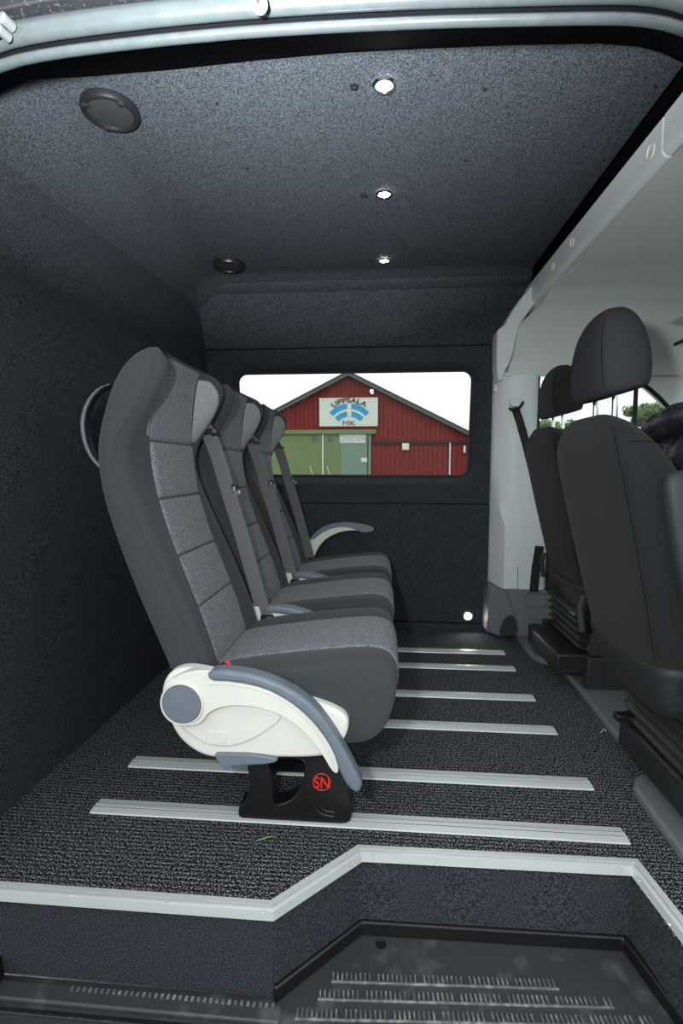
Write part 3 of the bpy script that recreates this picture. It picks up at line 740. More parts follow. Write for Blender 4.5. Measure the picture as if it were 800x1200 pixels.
    for i, p in enumerate(bp):
        p = Vector(p); a = Vector(bp[max(i - 1, 0)]); b = Vector(bp[min(i + 1, len(bp) - 1)]); d = (b - a).normalized()
        wv = Vector((0.93, -0.30, 0.28)); wv = (wv - d * wv.dot(d)).normalized(); nn = d.cross(wv)
        rows.append([p + wv * 0.025 + nn * 0.001, p - wv * 0.025 + nn * 0.001, p - wv * 0.025 - nn * 0.001, p + wv * 0.025 - nn * 0.001])
    loft(bm, rows); bl = finish('shoulder_belt', bm, 'belt', t, smooth=False)
    bm = B(); box(bm, (-0.520, YB - 0.010, 0.972), (0.030, 0.040, 0.018)); tube(bm, [(-0.505, YB - 0.03, 0.962), (-0.492, YB - 0.012, 0.966), (-0.50, YB + 0.016, 0.962)], 0.005, 8); child('belt_guide', bm, 'black', bl, bevel=0.004)
    bm = B(); box(bm, (-0.452, YB - 0.002, 0.800), (0.012, 0.014, 0.018)); box(bm, (-0.440, YB - 0.003, 0.790), (0.018, 0.003, 0.014)); child('latch_plate', bm, 'chrome', bl, bevel=0.002)
    bm = B(); box(bm, (-0.447, YB - 0.004, 0.812), (0.022, 0.010, 0.008)); child('latch_grip', bm, 'black', bl, bevel=0.002)
    bm = B(); box(bm, (-0.352, YB - 0.004, 0.385), (0.04, 0.022, 0.06)); child('belt_boot', bm, 'black', bl, bevel=0.006)
    # buckle with red button at the back of the cushion, near side
    bm = B(); box(bm, (-0.360, YC - 0.175, 0.400), (0.026, 0.018, 0.045), Matrix.Rotation(0.5, 3, 'Y')); bk = finish('buckle', bm, 'black', t, bevel=0.004)
    bm = B(); box(bm, (-0.350, YC - 0.176, 0.4215), (0.016, 0.010, 0.004), Matrix.Rotation(0.5, 3, 'Y')); child('buckle_button', bm, 'red', bk, bevel=0.001)
    # grab loop on the rear of the backrest
    gp = smooth_poly([(-0.58, YC - 0.02, 1.05), (-0.66, YC - 0.02, 1.085), (-0.730, YC - 0.02, 1.062), (-0.768, YC - 0.02, 0.99), (-0.755, YC - 0.02, 0.90), (-0.70, YC - 0.02, 0.845), (-0.60, YC - 0.02, 0.84)], 2, closed=False)
    bm = B(); tube(bm, gp, 0.012, 10, flat=(1.5, 0.8)); gh = finish('grab_handle', bm, 'satin', t)
    bm = B(); tube(bm, [(x + 0.004 if x > -0.7 else x + 0.003, y - 0.012, z) for x, y, z in gp], 0.005, 8); child('handle_edge', bm, 'bluegrey', gh)
    return t
seat1 = van_seat()
labels = ['nearest van seat with grey centre stripe, cream side cover and red emblem on its leg',
          'middle passenger seat, partly hidden behind the nearest seat',
          'farthest passenger seat, beside the window wall, with one cream armrest raised on its far side']
seats = [seat1, copy_tree(seat1), copy_tree(seat1)]
for o, y, lab in zip(seats, (YC, 1.792, 2.294), labels):
    o.location = (-0.2, y, 0); o['label'] = lab
# extra raised armrest on the far side of the third seat
YF = 2.535; t3 = seats[2]; t3['off'] = (-0.2, 2.294, 0.0)
arm = px_poly([(358, 640), (365, 629), (377, 620), (390, 615.5), (406, 614), (424, 617), (424, 622), (408, 622), (397, 624), (383, 630.5), (374, 640), (368, 652), (362, 668), (350, 668)], YF, 1)
bm = B(); prism(bm, arm, YF, YF + 0.03); ar = finish('armrest', bm, 'cream', t3, bevel=0.006, segs=3, angle=50); ar['label'] = 'raised cream and blue-grey armrest'
pad = px_poly([(362, 631), (376, 618), (390, 613.5), (406, 612), (426, 614.5), (437, 618), (439, 621), (434, 624), (424, 624.5), (416, 620), (404, 617), (390, 618.5), (377, 624), (365, 634)], YF - 0.004, 1)
bm = B(); prism(bm, pad, YF - 0.008, YF + 0.034); child('arm_pad', bm, 'bluegrey', ar, bevel=0.005, segs=3)

bm = B(); lathe(bm, [(0.002, -0.006), (0.008, -0.004), (0.008, 0.004), (0.002, 0.006)], at(336, 529, Y=2.52), (0, 1, 0), 14); finish('guide_cap', bm, 'amber', t3)['label'] = 'amber plastic cap on the belt guide'
# ================================================================== CAB
# grey moulding where the carpet meets the cab
me_pts = [(598, 742), (605, 749.5), (613, 762), (623, 773), (634, 777.5), (647, 779.5), (655, 785), (662, 793), (682, 818), (704, 847), (720, 866), (734, 880), (748, 894), (755, 904), (756.5, 912), (743, 920), (741, 930), (760, 957), (780, 985), (800, 1013), (830, 1060), (850, 1100)]
edge = [at(x, y, Z=0.004) for x, y in me_pts]
edge = [(v.x, v.y) for v in edge]
bm = B()
poly = edge + [(0.72, 0.86), (2.4, 0.86), (2.4, 2.80), (0.60, 2.80), (0.62, 2.60)]
prism(bm, poly, -0.002, 0.028, plane='XY')
o = finish('cab_floor', bm, 'grey_plastic', bevel=0.009, segs=3, angle=25); struct(o, 'mid grey plastic cab floor moulding with a stepped edge against the carpet', 'cab floor')

# B-pillar trim: outline in plan changes with height (jog at z 0.62)
def pil(z):
    j = 0.0 if z > 0.66 else (1.0 if z < 0.56 else (0.66 - z) / 0.10)
    jj = j * j * (3 - 2 * j)
    f = max(0.0, (z - 1.36) / 0.30)
    wd = 0.065 * min(1, max(0, (1.0 - z) / 0.15))
    return [(0.548, 2.71), (0.556 + 0.0 * jj, 2.690), (0.574 + 0.026 * jj, 2.612 - 0.02 * jj), (0.580 + 0.027 * jj, 2.600 - 0.02 * jj), (0.66, 2.585), (0.725 + wd, 2.588), (0.750 + wd, 2.61), (0.785 + wd, 2.735), (0.56, 2.738)]
bm = B(); loft(bm, [[(x, y, z) for x, y in pil(z)] for z in (0.232, 0.40, 0.54, 0.56, 0.59, 0.62, 0.66, 0.70, 0.84, 0.86, 1.0, 1.20, 1.318)])
pillar = finish('trim_8', bm, 'white_trim', angle=55, bevel=0.003); struct(pillar, 'pale plastic pillar trim between window wall and cab')
bm = B(); prism(bm, px_poly([(582, 446), (582, 390), (584, 385), (592, 380), (594, 374), (600, 364), (610, 349), (628, 328), (634, 345), (618, 368), (609, 380), (604.5, 395), (602, 412), (596, 428), (590, 437), (589, 446)], 2.588, 1), 2.588, 2.70)
finish('upper_trim', bm, 'white_trim', pillar, bevel=0.008)
# belt outlet recess and D-ring on the pillar
bm = B(); ring = px_poly([(596, 462), (612, 464), (615, 470), (615, 500), (610, 506), (598, 500)], 2.584, 1)
tube(bm, [(x, 2.586, z) for x, z in ring], 0.0018, 6, closed=True); finish('recess_line', bm, 'white_trim', pillar)
bm = B(); prism(bm, px_poly([(596, 465), (611, 467), (613, 472), (610, 477), (597, 477)], 2.575, 1), 2.560, 2.59); finish('belt_cover', bm, 'white_trim', pillar, bevel=0.005)
bm = B(); prism(bm, px_poly([(592, 437.5), (601, 437.5), (601, 440.5), (592, 440.5)], 2.58, 0), 2.578, 2.60); finish('clip_slot', bm, 'white_trim', pillar, bevel=0.001)
bm = B(); prism(bm, px_poly([(578, 453), (583, 453), (582, 460), (577.5, 459)], 2.69, 0), 2.665, 2.70); finish('clip', bm, 'white_trim', pillar, bevel=0.002)
bm = B(); tube(bm, [at(606.5, 664, Y=2.583), at(606.5, 692, Y=2.583)], 0.0012, 6); finish('panel_joint', bm, 'dark_plastic', pillar)
sb = thing('driver_belt', 'black seat belt running from the pale pillar down behind the far cab seat', 'seat belt', tuple(at(603, 470, Y=2.55)))
bm = B()
def strap(bm, pts, wdt, dirw=Vector((1, 0, 0.25))):
    rows = []
    for i, p in enumerate(pts):
        p = Vector(p); a = Vector(pts[max(i - 1, 0)]); b = Vector(pts[min(i + 1, len(pts) - 1)]); d = (b - a).normalized()
        wv = (dirw - d * dirw.dot(d)).normalized(); nn = d.cross(wv)
        rows.append([p + wv * wdt / 2 + nn * 0.001, p - wv * wdt / 2 + nn * 0.001, p - wv * wdt / 2 - nn * 0.001, p + wv * wdt / 2 - nn * 0.001])
    loft(bm, rows)
strap(bm, [at(603, 477, Y=2.565), at(609, 495, Y=2.555), at(616, 520, Y=2.54), at(626, 560, Y=2.52)], 0.038)
finish('upper_webbing', bm, 'black_belt', sb, smooth=False)
bm = B(); strap(bm, [at(632, 640, Y=2.54), at(628, 664, Y=2.55), at(625, 694, Y=2.555)], 0.042); finish('lower_webbing', bm, 'black_belt', sb, smooth=False)
bm = B(); tube(bm, smooth_poly([tuple(at(x, y, Y=2.555)) for x, y in ((596, 478), (600, 481), (608, 479), (613, 471))], 1, closed=False), 0.007, 8); finish('guide', bm, 'black', sb)

# dark grey base of the pillar
bm = B()
prism(bm, px_poly([(572, 684), (587, 690), (640, 692), (648, 700), (648, 742), (632, 748), (612, 748), (600, 743), (585, 746), (570, 741)], 2.575, 0), 2.575, 2.72)
base = finish('trim_9', bm, 'grey_plastic', bevel=0.006, segs=3); struct(base, 'dark grey plastic foot of the pillar trim')
bm = B(); prism(bm, px_poly([(572, 684), (588, 690.5), (594, 693), (597, 703), (600, 714), (606, 724), (608, 746), (600, 743), (586, 746), (571, 741)], 2.565, 1), 2.562, 2.585); finish('foot_panel', bm, 'grey_plastic', base, bevel=0.008, segs=3)
bm = B(); prism(bm, px_poly([(584, 746), (588, 731), (593, 723), (600, 720), (604, 726), (607, 746)], 2.556, 1), 2.554, 2.575); finish('foot_recess', bm, 'dark_plastic', base, bevel=0.006, segs=3)
bm = B(); tube(bm, [(x, 2.574, z) for x, z in px_poly([(616, 696), (640, 696), (640, 711), (616, 711)], 2.574, 0)], 0.0015, 6, closed=True); finish('hatch_line', bm, 'dark_plastic', base)

# pale header over the cab opening with round caps
hd = thing('cab_header', 'pale plastic header strip with round caps along the cab roof edge', 'header trim', (0.70, 2.0, 1.66))
hp = [(0.697, 1.752), (0.697, 1.668), (0.706, 1.655), (0.722, 1.650), (0.727, 1.660), (0.727, 1.752)]
bm = B(); loft(bm, [[(x, y, z) for x, z in hp] for y in (1.435, 2.78)]); finish('header_strip', bm, 'white_trim', hd, bevel=0.004, segs=2)
bm = B(); loft(bm, [[(x - 0.001, y, z) for x, z in hp] for y in (0.98, 1.430)]); finish('header_end', bm, 'white_trim', hd, bevel=0.004)
bm = B(); loft(bm, [[(x - 0.0015, y, z + 0.0) for x, z in hp] for y in (2.785, 2.86)]); finish('header_end', bm, 'white_trim', hd, bevel=0.004)
for px, py, r in ((762, 178, 0.020), (670, 284, 0.017), (648, 312, 0.017), (603, 369, 0.014)):
    c = at(px, py, X=0.696)
    if c.y > 2.7: c = Vector((0.696, 2.82, 1.70)) if False else at(605, 368, Y=2.60)
    bm = B(); lathe(bm, [(r, 0.002), (r, -0.001), (r * 0.9, -0.0025), (r * 0.8, 0.0005), (0.001, 0.001)], c, (1, 0, 0), 24); finish('screw_cap', bm, 'plainwhite', hd)
# dark void above it
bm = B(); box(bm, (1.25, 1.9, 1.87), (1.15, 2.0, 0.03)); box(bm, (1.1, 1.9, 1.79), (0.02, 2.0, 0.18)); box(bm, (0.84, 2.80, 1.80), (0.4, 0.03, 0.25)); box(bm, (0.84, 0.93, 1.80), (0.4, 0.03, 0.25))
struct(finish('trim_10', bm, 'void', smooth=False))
bm = B(); box(bm, (0.78, 1.98, 1.765), (0.05, 0.035, 0.035)); box(bm, (0.78, 2.72, 1.765), (0.04, 0.03, 0.03))
o = finish('roof_bracket', bm, 'steel', bevel=0.003); struct(o, 'dull metal brackets in the dark gap above the cab header')

# headliner: soft shell, curving down at the far door and towards the windscreen
bm = B(); rows = []
HZ = [(0.90, 1.36), (0.93, 1.46), (1.0, 1.56), (1.15, 1.63), (1.4, 1.655), (2.2, 1.655), (2.36, 1.64), (2.48, 1.60), (2.58, 1.535), (2.65, 1.46), (2.70, 1.39), (2.715, 1.325)]
def hz(x, y):
    k = min(1, max(0, (2.70 - y) / 0.35))
    return interp(HZ, y, 1) - 0.16 * k * min(max(0, x - 1.0) / 0.75, 1.3) ** 2
NXh, NYh = 20, 40
for i in range(NXh + 1):
    x = lerp(0.722, 1.66, i / NXh); rows.append([(x, y, hz(x, y)) for y in [lerp(0.90, 2.715, (j / NYh) ** 0.85) for j in range(NYh + 1)]])
a = [[bm.verts.new(p) for p in r] for r in rows]; b = [[bm.verts.new((p[0], p[1], p[2] + 0.02)) for p in r] for r in rows]
for i in range(NXh):
    for j in range(NYh):
        bm.faces.new((a[i][j], a[i][j + 1], a[i + 1][j + 1], a[i + 1][j])); bm.faces.new((b[i][j], b[i + 1][j], b[i + 1][j + 1], b[i][j + 1]))
for i in range(NXh):
    bm.faces.new((a[i][0], a[i + 1][0], b[i + 1][0], b[i][0])); bm.faces.new((a[i][NYh], b[i][NYh], b[i + 1][NYh], a[i + 1][NYh]))
for j in range(NYh):
    bm.faces.new((a[0][j], b[0][j], b[0][j + 1], a[0][j + 1])); bm.faces.new((a[NXh][j], a[NXh][j + 1], b[NXh][j + 1], b[NXh][j]))
ys = [lerp(2.48, 2.715, j / 12) for j in range(13)]
xl = lambda y: max(0.628, 0.7225 - (y - 2.48) * 0.75)
loft(bm, [[(f(y), y, interp(HZ, y, 1)) for y in ys] + [(f(y), y, interp(HZ, y, 1) + 0.02) for y in reversed(ys)] for f in (xl, lambda y: 0.7225)])
ys = [lerp(2.2, 2.715, j / 16) for j in range(17)]
loft(bm, [[(x, y, interp(HZ, y, 1) - 0.001) for y in ys] + [(x, y, 1.70) for y in reversed(ys)] for x in (0.716, 0.7235)])
struct(finish('headliner', bm, 'headliner', angle=60), 'pale grey cab roof lining', 'headliner')

# far cab door: pale frame with window, divider, seal
YD = 2.74
op = [(629, 520), (629.5, 450), (631, 436), (636, 432), (670, 430), (715, 433), (745, 444), (768, 462), (783, 478), (800, 497), (815, 520)]
hole = px_poly(op, YD, 0)
hole = hole[:1] + smooth_poly([hole[0]] + hole[1:], 1, closed=False)[1:]
bm = B(); prism(bm, [(0.62, -0.05), (2.3, -0.05), (2.3, 0.9), (1.62, 1.20), (1.45, 1.48), (1.40, 1.70), (0.62, 1.70)], YD, YD + 0.05, holes=[hole])
door = finish('door_1', bm, 'white_trim', bevel=0.004); struct(door)
bm = B(); tube(bm, [(x, YD - 0.004, z) for x, z in hole], 0.011, 8, closed=True); finish('seal', bm, 'rubber', door)
bm = B(); box(bm, (at(745.5, 460, Y=YD).x, YD + 0.006, 1.13), (0.020, 0.012, 0.36)); finish('window_divider', bm, 'dark_plastic', door, bevel=0.003)
bm = B(); box(bm, (1.35, YD - 0.02, 0.55), (1.2, 0.04, 0.95)); finish('door_panel', bm, 'dark_plastic', door, bevel=0.02)
bm = B(); f = [bm.verts.new((x, YD + 0.02, z)) for x, z in hole]; bm.faces.new(f); finish('pane', bm, 'glass', door, smooth=False)
# quarter trim under the headliner corner, with a moulded grip recess
o = None
bm = B(); prism(bm, px_poly([(658, 404), (664, 402), (664, 424), (660, 425), (656, 420)], 2.725, 1), 2.715, 2.74); finish('coat_hook_cover', bm, 'white_trim', door, bevel=0.003)

# near cab wall: door with its window, and post beside the sliding door opening (outside the picture)
bm = B()
prism(bm, [(0.80, -0.3), (2.3, -0.3), (2.3, 0.9), (1.62, 1.20), (1.45, 1.48), (1.40, 1.95), (0.80, 1.95)], 0.86, 0.92, holes=[[(0.90, 0.92), (1.68, 0.92), (1.38, 1.44), (0.90, 1.46)]])
o = finish('door_2', bm, 'dark_plastic', smooth=False); struct(o)
bm = B(); f = [bm.verts.new(p) for p in ((0.88, 0.89, 0.90), (1.72, 0.89, 0.90), (1.39, 0.89, 1.46), (0.88, 0.89, 1.48))]; bm.faces.new(f); finish('pane', bm, 'glass', o, smooth=False)

# windscreen header with visor, A-pillar, windscreen, dashboard
bm = B(); loft(bm, [[(x, y, z) for x, z in ((1.40, 1.57), (1.40, 1.465), (1.43, 1.445), (1.56, 1.40), (1.60, 1.40), (1.60, 1.57))] for y in (0.93, 2.73)])
wh = finish('trim_11', bm, 'white_trim', bevel=0.008); struct(wh, 'pale windscreen header trim')
bm = B(); box(bm, (1.392, 1.9, 1.458), (0.012, 1.6, 0.012)); finish('shadow_joint', bm, 'dark_plastic', wh)
vz = thing('sun_visor', 'pale sun visor folded up against the windscreen header, behind the near headrest', 'sun visor', (1.38, 2.35, 1.53))
bm = B(); prism(bm, rrect(2.04, 2.58, 1.33, 1.47, 0.03), 0, 0.022, plane='XY')
bmesh.ops.transform(bm, matrix=Matrix.Identity(4), verts=bm.verts)
for v in bm.verts:
    y, dx, h = v.co.x, v.co.y, v.co.z
    v.co = Vector((dx - 0.02, y, 1.535 + h - (dx - 1.33) * 0.15))
finish('visor_flap', bm, 'plainwhite', vz, bevel=0.008, segs=3)
bm = B(); tube(bm, [(1.44, 2.05, 1.54), (1.44, 2.62, 1.54)], 0.006, 8); finish('visor_rod', bm, 'dark_plastic', vz)
bm = B(); tube(bm, smooth_poly([(1.43, 2.70, 1.50), (1.56, 2.69, 1.34), (1.74, 2.68, 1.10), (1.90, 2.66, 0.92)], 1, closed=False), 0.05, 12, flat=(1.0, 0.9))
o = finish('trim_12', bm, 'white_trim'); struct(o, 'pale trim of the far windscreen pillar')
bm = B(); tube(bm, [(1.43, 0.95, 1.50), (1.58, 0.95, 1.30), (1.85, 0.95, 0.95)], 0.05, 10); o = finish('trim_13', bm, 'white_trim'); struct(o, 'pale trim of the near windscreen pillar')
bm = B(); f = [bm.verts.new(p) for p in ((1.60, 0.93, 1.47), (1.60, 2.74, 1.47), (2.25, 2.74, 0.88), (2.25, 0.93, 0.88))]; bm.faces.new(f)
w3 = finish('window_3', bm, 'glass', smooth=False); struct(w3)
bm = B(); loft(bm, [[(x, y, z) for x, z in ((1.75, 0.02), (1.62, 0.45), (1.58, 0.75), (1.68, 0.88), (2.25, 0.90), (2.30, 0.0))] for y in (0.93, 2.72)])
dsh = finish('dashboard', bm, 'dash', bevel=0.03, segs=3); tag(dsh, 'grey dashboard beyond the cab seats', 'dashboard'); dsh['kind'] = 'structure'

# ---- cab seats
def cab_seat(name, label, yc, dx, base_dy, hdx=-0.008, dz=0.0, bdx=0.012, ped=0.0, hs=0.93):
    t = thing(name, label, 'cab seat', (0.75 + dx, yc, 0.028), 'cab seats')
    def bx(z):        # x of the rear face
        if z < 0.95: return 0.546 + (0.95 - z) * 0.236
        return 0.546 - (z - 0.95) * 0.05
    rows = []
    tab = [(0.36, 0.205, 0.10), (0.45, 0.222, 0.12), (0.60, 0.238, 0.13), (0.75, 0.246, 0.135), (0.86, 0.246, 0.13), (0.92, 0.238, 0.12), (0.96, 0.218, 0.105), (0.99, 0.182, 0.085), (1.008, 0.135, 0.06), (1.014, 0.09, 0.035)]
    tab = [(z, hw, dp * 1.35) for z, hw, dp in tab]
    for z, hw, dp in tab:
        xb = bx(z) + dx; sh_ = max(0, (z - 0.94)) * 0.35; xb += sh_
        P_ = [(0.0, xb - 0.004), (0.10, xb - 0.003), (hw * 0.80, xb + 0.004), (hw * 0.93, xb + 0.014), (hw, xb + 0.055), (hw * 0.99, xb + dp * 0.8), (hw * 0.90, xb + dp * 1.12), (hw * 0.70, xb + dp), (hw * 0.4, xb + dp * 0.82), (0, xb + dp * 0.8)]
        full = P_ + [(-y, x) for y, x in reversed(P_[1:-1])]
        rows.append([(x, yc + y, z + dz - max(0, x - xb - 0.03) * 0.75 * min(1, max(0, (z - 0.80) / 0.12))) for y, x in full])
    bm = B(); loft(bm, rows); back = finish('backrest', bm, 'cab_cloth', t, subsurf=2)
    # piped seams on rear face
    for s in (1, -1):
        seam('seam', back, [(0.2, yc + s * hw * 0.84, z + dz) for z, hw in [(lerp(0.44, 0.975, k / 30), interp(tab, lerp(0.44, 0.975, k / 30), 1)) for k in range(31)]], (1, 0, 0), 'void', 0.0007)
    seam('seam', back, [(lerp(0.575, 0.70, k / 12) + dx, yc - 0.5, 0.940 + dz) for k in range(13)], (0, 1, 0), 'void', 0.0007)
    # lower rear shell of plastic
    bm = B(); rr = []
    for z, hw, o_ in ((0.235, 0.185, 0.03), (0.30, 0.205, 0.005), (0.36, 0.222, -0.008), (0.395, 0.228, -0.010), (0.400, 0.224, 0.0)):
        xb = bx(max(z, 0.33)) + dx + o_
        P_ = [(0.0, xb), (hw * 0.8, xb + 0.002), (hw * 0.95, xb + 0.012), (hw, xb + 0.05), (hw * 0.98, xb + 0.12), (0, xb + 0.12)]
        full = P_ + [(-y, x) for y, x in reversed(P_[1:-1])]
        rr.append([(x, yc + y + 0.0, z + (0.018 if abs(y) > hw * 0.9 else 0)) for y, x in full])
    loft(bm, rr); finish('lower_shell', bm, 'dark_plastic', t, subsurf=1)
    for s in (1,):
        bm = B(); tube(bm, [(bx(0.42) + dx - 0.004, yc + 0.222, 0.36), (bx(0.45) + dx - 0.002, yc + 0.232, 0.43), (bx(0.5) + dx + 0.02, yc + 0.236, 0.47)], 0.010, 8); finish('shell_ear', bm, 'dark_plastic', t)
    # cushion
    bm = B(); P_ = [(0.70, 0.30), (0.70, 0.42), (0.80, 0.455), (1.05, 0.475), (1.15, 0.46), (1.18, 0.41), (1.14, 0.33), (1.0, 0.29)]
    loft(bm, [[(0.94 + dx + (x - 0.94) * s, yc + y, 0.38 + (z - 0.38) * s) for x, z in P_] for y, s in ((-0.25, 0.9), (-0.24, 1), (-0.1, 0.97), (0.1, 0.97), (0.24, 1), (0.25, 0.9))])
    finish('seat_cushion', bm, 'cab_cloth', t, subsurf=2)
    # suspension bellows with stacked folds
    yb = yc + base_dy
    bm = B(); folds = []
    for k in range(11):
        z = lerp(0.145, 0.31, k / 10); g = 0.0 if k % 2 == 0 else 0.022
        x0, x1, y0, y1 = 0.705 + bdx - g - k * 0.002, 1.10 + bdx + g, yb - 0.19 - g, yb + 0.19 + g
        folds.append([(x, y, z) for x, y in rrect(x0, x1, y0, y1, 0.05, 4)])
    loft(bm, folds); finish('suspension_bellows', bm, 'satin', t, bevel=0.002)
    bm = B(); box(bm, (0.685 + bdx, yb - 0.02, 0.285), (0.006, 0.22, 0.022)); ml = finish('slotted_bar', bm, 'steel', t, bevel=0.002)
    for k in range(5):
        bm = B(); box(bm, (0.681 + bdx, yb - 0.10 + k * 0.035, 0.283), (0.003, 0.008, 0.008)); child('slot', bm, 'void', ml)
    # pedestal box
    bm = B(); box(bm, (0.92 + bdx + ped / 2, yb, 0.100), (0.48 - ped, 0.40, 0.085)); box(bm, (0.96 + bdx, yb, 0.045), (0.40, 0.34, 0.05)); finish('pedestal', bm, 'satin', t, bevel=0.010, segs=3)
    bm = B(); box(bm, (0.672 + bdx, yb + 0.15, 0.165), (0.05, 0.03, 0.02)); box(bm, (0.69 + bdx, yb + 0.15, 0.155), (0.03, 0.02, 0.03)); finish('slide_handle', bm, 'black', t, bevel=0.004)
    # headrest
    hx = 0.553 + dx + hdx; rows = []
    for z, hw, x0, x1 in ((1.045, 0.105, hx + 0.025, hx + 0.085), (1.052, 0.125, hx + 0.006, hx + 0.108), (1.075, 0.135, hx, hx + 0.122), (1.13, 0.134, hx - 0.004, hx + 0.128), (1.18, 0.124, hx - 0.002, hx + 0.124), (1.23, 0.108, hx + 0.004, hx + 0.114), (1.265, 0.088, hx + 0.014, hx + 0.102), (1.288, 0.062, hx + 0.030, hx + 0.088), (1.296, 0.035, hx + 0.045, hx + 0.075)):
        lift = lambda x: 0.028 * max(0, (x - hx) / 0.12) if z < 1.06 else 0
        P_ = [(0, x0), (hw * 0.55, x0 + 0.001), (hw * 0.86, x0 + 0.008), (hw, x0 + 0.035), (hw * 0.99, lerp(x0, x1, 0.7)), (hw * 0.85, x1 - 0.004), (hw * 0.5, x1), (0, x1)]
        full = P_ + [(-y, x) for y, x in reversed(P_[1:-1])]
        rows.append([(x, yc + y, (z - 1.045) * hs + 1.045 + dz + lift(x)) for y, x in full])
    bm = B(); loft(bm, rows); hr = finish('headrest', bm, 'headrest_cloth' if dz < 0 else 'cab_cloth', t, subsurf=2)
    for s in (1, -1):
        seam('seam', hr, [(0.2, yc + s * w_, (z - 1.045) * hs + 1.045 + dz) for z, w_ in [(lerp(1.06, 1.262, k / 20), lerp(0.108, 0.070, (k / 20) ** 2)) for k in range(21)]], (1, 0, 0), 'void', 0.0007)
        bm = B(); tube(bm, [(hx + 0.058, yc + s * 0.058, 0.96 + dz), (hx + 0.058, yc + s * 0.058, 1.085 + dz)], 0.0075, 14); child('headrest_post', bm, 'chrome', hr)
        bm = B(); lathe(bm, [(0.018, 0), (0.018, 0.006), (0.012, 0.010)], (hx + 0.058, yc + s * 0.058, 0.994 + dz), (0, 0, 1), 16); child('post_collar', bm, 'satin', hr)
    return t
near = cab_seat('cab_chair', 'nearer charcoal cab seat at the right, with tall headrest and folded-up armrest', 1.388, -0.047, -0.085, dz=-0.016, hdx=0.003)
far = cab_seat('cab_chair', 'farther charcoal cab seat beside the pale pillar, half hidden by the nearer one', 2.195, 0.078, 0.01, hdx=0.025, dz=0.018, bdx=0.085, ped=-0.085, hs=0.86)
# folded-up armrest on the near cab seat
bm = B(); rows = []
for z, hw, x0, x1 in ((0.52, 0.020, 0.70, 0.77), (0.56, 0.027, 0.66, 0.76), (0.70, 0.029, 0.625, 0.73), (0.82, 0.028, 0.60, 0.705), (0.852, 0.022, 0.605, 0.69), (0.862, 0.012, 0.625, 0.67)):
    x0 -= 0.024; x1 -= 0.024; rows.append([(x0, 1.115 - hw * 0.4, z), (x0 + 0.012, 1.115 - hw, z), (x1 - 0.012, 1.115 - hw, z), (x1, 1.115 - hw * 0.4, z), (x1, 1.115 + hw * 0.4, z), (x1 - 0.012, 1.115 + hw, z), (x0 + 0.012, 1.115 + hw, z), (x0, 1.115 + hw * 0.4, z)])
loft(bm, rows); finish('armrest', bm, 'dark_plastic', near, subsurf=2)
# console between the pedestals
cs = thing('seat_console', 'dark tapered plastic column standing between the two cab seats', 'console', (0.85, 1.95, 0.028))
bm = B(); loft(bm, [[(x0, y0, z), (x1, y0, z), (x1, 1.998, z), (x0, 1.998, z)] for z, x0, x1, y0 in ((0.028, 0.770, 0.935, 1.945), (0.15, 0.780, 0.925, 1.950))]); finish('console_base', bm, 'dark_plastic', cs, bevel=0.006)
bm = B(); loft(bm, [[(x0, y0, z), (x1, y0, z), (x1, 1.998, z), (x0, 1.998, z)] for z, x0, x1, y0 in ((0.154, 0.785, 0.920, 1.952), (0.36, 0.82, 0.90, 1.965))]); finish('console_top', bm, 'dark_plastic', cs, bevel=0.006)

# ---- quilted jacket thrown over the near cab seat
def jacket():
    t = thing('quilted_jacket', 'dark navy quilted jacket bundled beyond the top of the nearer cab seat', 'jacket', (0.90, 1.40, 0.80))
    bm = B(); rows = []
    N, K = 40, 28
    for i in range(N + 1):
        u = i / N; y = lerp(1.02, 1.86, u); x = 0.86
        h = 0.16 * math.sin(PI * min(max(u, 0.02), 0.98)) ** 0.45
        row = []
        for k in range(K):
            a = 2 * PI * k / K
            rx, rz = 0.11 * math.sin(PI * min(max(u, 0.02), 0.98)) ** 0.4, h
            fold = 0.11 * math.sin(u * 46 + 2.2 * math.sin(a)) + 0.09 * math.sin(3 * a + u * 9) + 0.05 * math.sin(7 * a - u * 30)
            pz = 0.905 - 0.03 * u
            row.append((x + rx * math.cos(a) * (1 + fold * 0.5), y, pz + rz * math.sin(a) * (1 + fold * 0.45) * (1.0 if math.sin(a) > 0 else 0.8)))
        rows.append(row)
    loft(bm, rows)
    body = finish('jacket_body', bm, 'quilt', t, subsurf=1)
    for s in range(9):
        bm = B(); u = (s + 1) / 10; i = int(u * N)
        pts = [Vector(p) + Vector((-0.001, 0, 0.001)) for p in rows[i]]
        tube(bm, pts, 0.002, 5, closed=True); child('quilt_stitch', bm, 'quilt', body)
    bm = B(); rows2 = []
    for i in range(14):
        u = i / 13; c = Vector((0.80 - 0.05 * math.sin(u * 2), lerp(1.10, 1.52, u), 0.965 + 0.03 * math.sin(u * 3.1)))
        r = 0.045 * (1 + 0.16 * math.sin(u * 30)) * (0.75 if i in (0, 13) else 1)
        rows2.append([c + Vector((math.cos(a) * r, 0, math.sin(a) * r * 0.9)) for a in [2 * PI * k / 12 for k in range(12)]])
    loft(bm, rows2); finish('sleeve', bm, 'quilt', t, subsurf=1)
jacket()

# ---- litter on the carpet
bm = B(); pts = [at(x, y, Z=0.006) for x, y in ((299, 986), (306, 983.5), (314, 981), (323, 979.5))]
tube(bm, pts, [0.0007, 0.0014, 0.0013, 0.0004], 5); o = finish('grass_blade', bm, 'grass'); tag(o, 'thin green grass blade lying on the carpet near the step', 'grass blade')
bm = B(); pts = [at(x, y, Z=0.004) for x, y in ((704, 858), (708, 854), (710, 857))]
tube(bm, pts, 0.0016, 5); o = finish('lint_scrap', bm, 'plainwhite'); tag(o, 'tiny white scrap on the carpet by the cab moulding', 'scrap')

